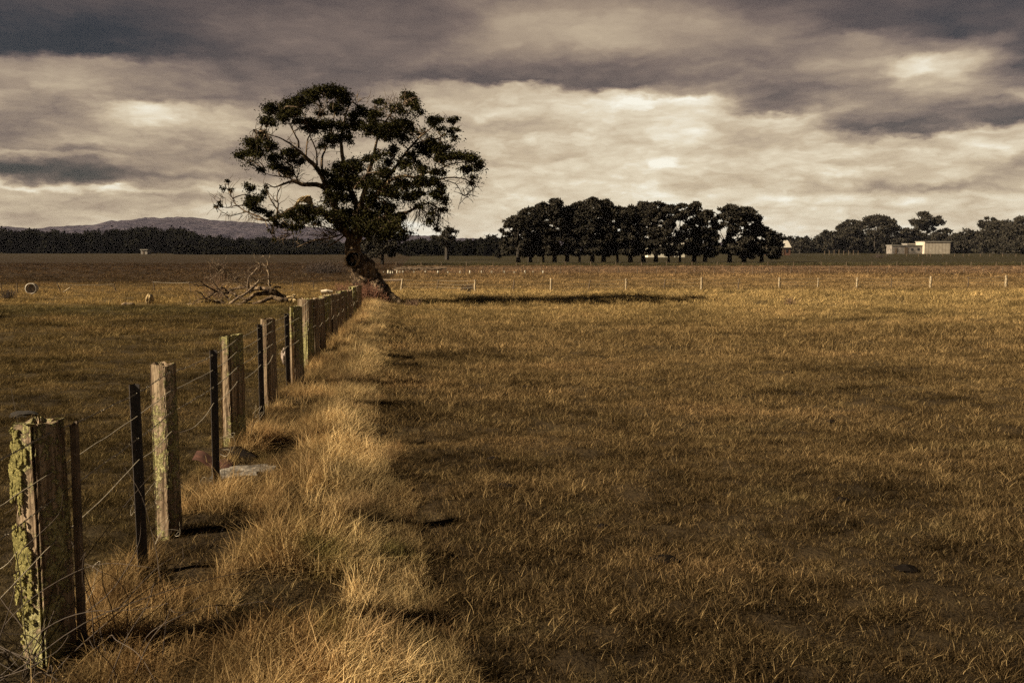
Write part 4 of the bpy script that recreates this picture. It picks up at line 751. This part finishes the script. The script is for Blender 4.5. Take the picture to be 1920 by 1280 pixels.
# ------------------------------------------------------------------ fallen limb
FD = 31.0; fb = gnd(450, 574)
fl = empty('fallen_limb', (fb[0], fb[1], 0), 'large dead fallen gum limb with tangled bare branches lying left of the fence', 'fallen tree')
def fp(X, Y, dy=0): 
    p = at(340 + X / 8, 470 + Y / 8, FD + dy); p[2] = max(p[2], .01); return p
ST = [([(1640, 760, 0), (1560, 720, 0), (1480, 680, 0), (1380, 610, -.1), (1300, 575, -.1), (1180, 562, 0), (1090, 572, .1), (1030, 620, .2)], 5.2, 2.5, 'd'),
 ([(1400, 640, 0), (1250, 640, .2), (1110, 655, .3), (1040, 700, .3), (980, 745, .2), (900, 800, .1)], 3.6, 2.2, 'd'), ([(1120, 545, .2), (900, 550, .5), (780, 572, .6), (712, 605, .5), (800, 655, .3), (900, 700, .2), (980, 735, .1)], 2.4, 1.6, 'd'),
 ([(100, 855, -.3), (200, 803, -.3), (300, 772, -.2), (450, 757, 0), (560, 765, .1), (610, 830, .1), (680, 828, .1)], 1.8, 2.6, 'p'), ([(720, 810, -.4), (850, 712, -.4), (960, 645, -.3), (1060, 562, -.2), (1120, 500, -.1), (1170, 440, 0)], 2.2, 1., 'p'),
 ([(995, 620, 0), (1000, 480, 0), (1020, 400, .1), (1080, 330, .1), (1140, 262, 0), (1200, 235, 0)], 1.5, .7, 'p'), ([(1330, 540, .2), (1310, 430, .2), (1310, 340, .3), (1290, 260, .3), (1230, 200, .3)], 1.6, .6, 'p'), ([(1310, 470, .2), (1345, 530, .3)], 1.4, 1, 'p'), ([(1290, 260, .3), (1290, 145, .3), (1225, 75, .3)], .7, .4, 'p'),
 ([(1020, 400, .1), (1060, 395, .2), (1110, 440, .2), (1130, 490, .2)], .9, .6, 'p'), ([(1160, 175, 0), (1180, 200, 0), (1195, 235, 0)], .6, .8, 'p'),
 ([(720, 640, .3), (540, 612, .1), (400, 545, 0), (280, 455, -.1)], 2.2, .6, 'd'), ([(560, 575, 0), (490, 490, 0), (440, 430, 0)], 1.3, .5, 'd'), ([(400, 545, 0), (350, 520, 0), (230, 520, -.1), (120, 465, -.1)], 1.2, .5, 'd'), ([(420, 750, 0), (340, 700, -.1), (300, 640, -.1), (210, 600, -.2)], 1.4, .6, 'd'),
 ([(1000, 525, .3), (870, 482, .3), (800, 405, .4), (735, 312, .4)], 1.5, .5, 'd'), ([(800, 410, .4), (740, 380, .4), (630, 298, .4)], .9, .5, 'p'), ([(1590, 770, -.2), (1480, 735, -.3), (1350, 700, -.3), (1200, 765, -.4), (1060, 830, -.4)], 4.5, 2., 'd'),
 ([(1500, 560, .3), (1450, 545, .3), (1380, 550, .2)], 1.2, 1.5, 'd'), ([(560, 600, 0), (640, 660, -.1), (690, 700, -.1), (710, 750, -.1)], 1.4, .8, 'd'), ([(500, 620, 0), (420, 690, -.1), (250, 735, -.2), (180, 770, -.2)], 1.2, .6, 'd'), ([(560, 560, .1), (640, 560, .1), (680, 600, .1), (700, 620, .1)], 1.3, 1, 'd'),
 ([(830, 830, -.5), (900, 855, -.5), (960, 840, -.5)], .8, .6, 'p'), ([(1290, 500, .2), (1150, 490, .3), (1000, 500, .3), (830, 500, .3)], .9, .5, 'd'), ([(600, 720, -.2), (640, 780, -.2), (700, 830, -.2)], 1.4, .8, 'd')]
FN = []
for pts, r0, r1, kk in ST:
    s_ = smooth([(*fp(*p_), 0) for p_ in pts], 5)[:, :3]; s_ += R.normal(size=s_.shape) * .008; mb = MB(); mb.tube(s_, np.linspace(r0, r1, len(s_)) * 1.25 * FD / F, 8, .2); mb.build('bough', M['limb2'] if kk == 'p' else M['bark'], fl, True); FN += list(s_)
mb = MB()
for q in range(260):
    p = np.array(FN[R.integers(len(FN))]); d = np.array((R.normal() * .8 - .3, R.normal() * .5, R.normal() * .4 + .25)); L_ = .15 + .35 * R.random(); pts = [p]
    if q > 170: p = fp(560 + R.normal() * 60, 300 + R.normal() * 60, .4); d = np.array((-.3 + R.normal() * .4, 0, .8)); pts = [fp(800, 480, .4) if q % 4 == 0 else p - d * .1]; L_ = .35
    for k in range(4): d = d / np.linalg.norm(d) + R.normal(size=3) * .35; pts.append(pts[-1] + d * L_ / 4); pts[-1][2] = max(pts[-1][2], .01)
    mb.tube(smooth(pts, 2), np.linspace(.008, .003, 9), 4, cap=False)
mb.build('twigs', M['limb2'], fl)
mb = MB(); c = fp(1650, 690, 0); c[2] = .16         # torn golden root end
for q in range(30): d = R.normal(size=3); d[0] = abs(d[0]); d /= np.linalg.norm(d); mb.tube([c - (.25, 0, 0), c + d * .1, c + d * (.14 + .1 * R.random())], [.09, .05, .01], 6, .2)
mb.build('torn_end', M['golden'], fl)

# ------------------------------------------------------------------ small things in the paddocks
def rock(name, c, ex, mat, label, cat, seed=0, sub=12):
    mb = MB(); th = np.linspace(0, 2 * math.pi, sub * 2, endpoint=False); ph = np.linspace(-1.5, 1.5, sub); V = []
    for a in ph: V.append(np.stack([np.cos(a) * np.cos(th), np.cos(a) * np.sin(th), np.sin(a) + 0 * th], -1))
    V = np.stack(V); nz = fbm(V[..., 0] * 2 + seed * 7 + 20, V[..., 1] * 2 + V[..., 2] * 1.7 + 9, seed, 3); V = V * (.7 + .6 * nz)[..., None] * ex + c; k = sub * 2
    i = np.arange(sub - 1)[:, None] * k; j = np.arange(k)[None]; f = np.stack([i + j, i + (j + 1) % k, i + k + (j + 1) % k, i + k + j], -1).reshape(-1, 4); fl_ = V.reshape(-1, 3); je = np.arange(0, k - 2, 2)
    top = (sub - 1) * k; f = np.vstack([f, [[top, top + q + 1, top + q + 2, top + q + 3] for q in range(0, k - 3, 2)]])
    mb.add(fl_, f); return tag(mb.build(name, mat), label, cat)
# tipped drum
c = gnd(58, 551); c = c + (0, 0, .2); dr = empty('tipped_drum', (c[0], c[1], 0), 'pale drum tipped on its side with open end facing out, in the left paddock', 'drum')
dm = mat_plain('pale_enamel', (.42, .38, .32), .6, var=.5, sc=6); k = 24; th = np.linspace(0, 6.2832, k, endpoint=False)
def ringpts(r_, y_): return np.stack([c[0] + r_ * np.cos(th) + y_ * .25, c[1] + y_ + 0 * th, c[2] + .02 + r_ * np.sin(th) * .98 + .1 * y_], -1)
prof = [(.21, .0), (.235, -.01), (.235, .02), (.225, .05), (.22, .12), (.19, .2), (.0, .22)]; inn = [(.21, .0), (.20, .04), (.17, .17), (.0, .19)]
for nm, pf, mt in (('shell', prof, dm), ('lining', inn, mat_plain('stained_lining', (.30, .25, .2), .8, var=.7, sc=5))):
    mb = MB(); V = np.vstack([ringpts(r_, y_) for r_, y_ in pf]); n = len(pf); i = np.arange(n - 1)[:, None] * k; j = np.arange(k)[None]; mb.add(V, np.stack([i + j, i + (j + 1) % k, i + k + (j + 1) % k, i + k + j], -1).reshape(-1, 4)); mb.build(nm, mt, dr, True)
c = gnd(281, 569); rock('cut_log', c + (0, 0, .14), np.array((.13, .16, .2)), M['golden'], 'short upright pale log with split face in the left paddock', 'log', 3)
c = gnd(612, 552); mb = MB(); mb.tube([c + (-.22, 0, .09), c + (0, .05, .11), c + (.24, .1, .09)], [.09, .10, .07], 12, .08); tag(mb.build('log', mat_plain('bleached_wood', (.55, .47, .36), .8)), 'pale bleached log lying in gold grass behind the fence', 'log')
c = gnd(240, 573); rock('broken_branch', c + (0, 0, .04), np.array((.24, .1, .07)), M['bark'], 'dark rotten branch piece on the shade line in left paddock', 'branch', 5)
c = gnd(45, 778); rock('soil_mound', c + (0, 0, .0), np.array((.16, .14, .045)), mat_plain('black_earth', (.018, .014, .011), .95), 'black earth mound in the left paddock behind the nearest post', 'mound', 6)
for q, (px, py, r_) in enumerate([(899, 699, .10), (986, 729, .09), (917, 762, .11), (587, 822, .10), (924, 862, .09), (1578, 938, .10), (948, 918, .12), (1246, 1048, .15), (1700, 1072, .12), (1560, 790, .10), (1130, 985, .08), (1480, 700, .10)]):
    c = gnd(px, py); rock('dung_pat', np.array((c[0], c[1], float(height(c[0], c[1])) + .015)), np.array((r_ * .6, r_ * .5, .02)), M['char'], 'dark dung pat in the right paddock, %s nearest to the camera' % ORD[sorted([699, 729, 762, 822, 862, 938, 918, 1048, 1072, 790, 985, 700], reverse=True).index(py)], 'dung pat', 30 + q)['group'] = 'dung pats in the right paddock'
# slab, rusty sheet and log under the wire
c = gnd(432, 893); mb = MB(); k = 20; th = np.linspace(0, 2 * math.pi, k, endpoint=False); rr_ = .8 + .35 * R.random(k); ox_ = np.sign(np.cos(th)) * np.abs(np.cos(th)) ** .6 * .34 * rr_; oy_ = np.sign(np.sin(th)) * np.abs(np.sin(th)) ** .6 * .22 * rr_; V = []
for f_, z_ in ((1, -.05), (1.02, .035), (.9, .06), (.6, .062), (.3, .055)): V.append(np.stack([c[0] + .13 + ox_ * f_ * .8, c[1] + oy_ * f_ * .8, z_ + .06 * ox_ + .008 * R.normal(size=k)], -1))
V = np.vstack(V + [[(c[0] + .13, c[1], .055)]]); i = np.arange(4)[:, None] * k; j = np.arange(k)[None]; je = np.arange(0, k, 2)
mb.add(V, np.vstack([np.stack([i + j, i + (j + 1) % k, i + k + (j + 1) % k, i + k + j], -1).reshape(-1, 4), np.stack([4 * k + je, 4 * k + (je + 1) % k, 4 * k + (je + 2) % k, 0 * je + 5 * k], -1)]))
tag(mb.build('stone_slab', mat_plain('pale_stone', (.125, .108, .088), .9, var=.7, sc=16)), 'flat pale stone slab in dry grass under the fence wires', 'stone')
c = gnd(372, 882); mb = MB(); n = 70; uu = np.linspace(0, 1, n)
V = []; 
for s_ in (0, 1):
    for z_ in (0, .004): V.append(np.stack([c[0] - .05 + uu * .34, c[1] + s_ * .12 - uu * .1, .09 - .08 * uu + .014 * np.sin(uu * 9) + s_ * .05 + z_], -1))
V = np.vstack(V); i = np.arange(n - 1); mb.add(V, np.vstack([np.stack([i, i + 1, i + 1 + 2 * n, i + 2 * n], -1), np.stack([i + n, i + 3 * n, i + 1 + 3 * n, i + 1 + n], -1), np.stack([i, i + n, i + 1 + n, i + 1], -1)]))
tag(mb.build('rusty_sheet', mat_plain('rust', (.055, .021, .013), .9, var=.5, sc=12)), 'rust red bent iron sheet lying beside the stone slab', 'scrap metal')
c = gnd(418, 868); mb = MB(); mb.tube([c + (-.05, .15, .06), c + (.12, .05, .08), c + (.3, -.06, .05)], [.05, .055, .03], 10, .15); tag(mb.build('charred_log', M['char']), 'short black log lying behind the stone slab', 'log')
c = gnd(531, 690); rock('feed_bag', c + (0, .1, .17), np.array((.05, .08, .13)), mat_plain('bag_plastic', (.22, .17, .14), .6, var=.5, sc=7), 'crumpled pale bag caught behind the fence between two posts', 'bag', 9)
# dark rubble heap with pale sticks
hp = MB(); r = np.random.default_rng(12)
for q in range(160):
    px = 735 + 85 * r.random(); b = gnd(px, 509 - 3 * r.random()); L_ = .4 + .6 * r.random(); a = r.normal() * .5; hp.tube([b + (0, 0, .05 + .22 * r.random()), b + (math.cos(a) * L_, math.sin(a) * L_, .05 + .25 * r.random())], .03 + .03 * r.random(), 5, .2)
tag(hp.build('brush_heap', M['dark_wood']), 'long low heap of dark cut brushwood right of the gum trunk', 'brush heap')
def bush(name, px, py, w, h, n, mat, label, lf_=0):
    b = gnd(px, py); mb = MB()
    for q in range(n):
        p = b + np.array((R.normal() * w * .25, R.normal() * w * .25, 0)); d = np.array((R.normal() * .35, R.normal() * .35, 1.)); L_ = h * (.5 + .6 * R.random()); pts = [p]
        for k_ in range(4): d = d / np.linalg.norm(d) + R.normal(size=3) * .2; pts.append(pts[-1] + d * L_ / 4)
        mb.tube(smooth(pts, 2), np.linspace(.006, .003, 9), 4, cap=False)
        if lf_: mb.leaves(np.array(pts)[1:] + R.normal(size=(4, 3)) * .02, lf_, lf_ * .4)
    return tag(mb.build(name, mat), label, 'bush')
dt = mat_plain('dark_stem', (.05, .035, .028), .9); bt = mat_plain('brown_stem', (.13, .08, .05), .9)
bush('thistle', 1481, 571, .3, .28, 40, bt, 'small brown dead thistle standing alone in the right paddock', .04)
bush('rush_tussock', 877, 546, .5, .34, 120, dt, 'dark rush tussock beside a post of the paddock fence')
bush('dead_shrub', 16, 560, .5, .42, 120, dt, 'dark dead shrub at the left edge of the gold paddock')
bush('dead_shrub', 772, 574, .5, .25, 90, bt, 'low brown shrub at the right foot of the gum tree', .03)
bush('dead_shrub', 640, 548, .8, .5, 90, M['twig'], 'reddish bare shrub behind the far end of the timber fence')
bush('dead_shrub', 405, 560, 1.1, 1.2, 90, bt, 'reddish haze of twigs rising behind the fallen limb')
bush('dark_bush', 612, 512, 3.2, .9, 500, dt, 'low black bush left of the gum trunk in the far brown paddock', .12)
bush('dark_bush', 1670 - 20, 484, 3, .9, 60, dt, 'tiny dark bush in the dark green field', .3)

# ------------------------------------------------------------------ off-frame gum that shades the left paddock

tree('shade_gum', -1035, 0, 23, 60, 250, 'gum tree standing outside the left edge, shading the near left paddock', ncl=70, nlf=160, ls=.12, trunk_h=.3, rnd=.25, tr_px=14, mat='leaf', tmat='bark')

hz = MB(); hz.box((-5200, -60, -7), (5200, 4200, 112)); hm_, t, o = new_mat('haze_air'); pv = t.node('ShaderNodeVolumePrincipled'); pv.inputs['Density'].default_value = .00003; pv.inputs['Color'].default_value = (.80, .80, .95, 1); t.l.new(pv.outputs[0], o.inputs['Volume'])
tag(hz.build('haze', hm_), kind='stuff')
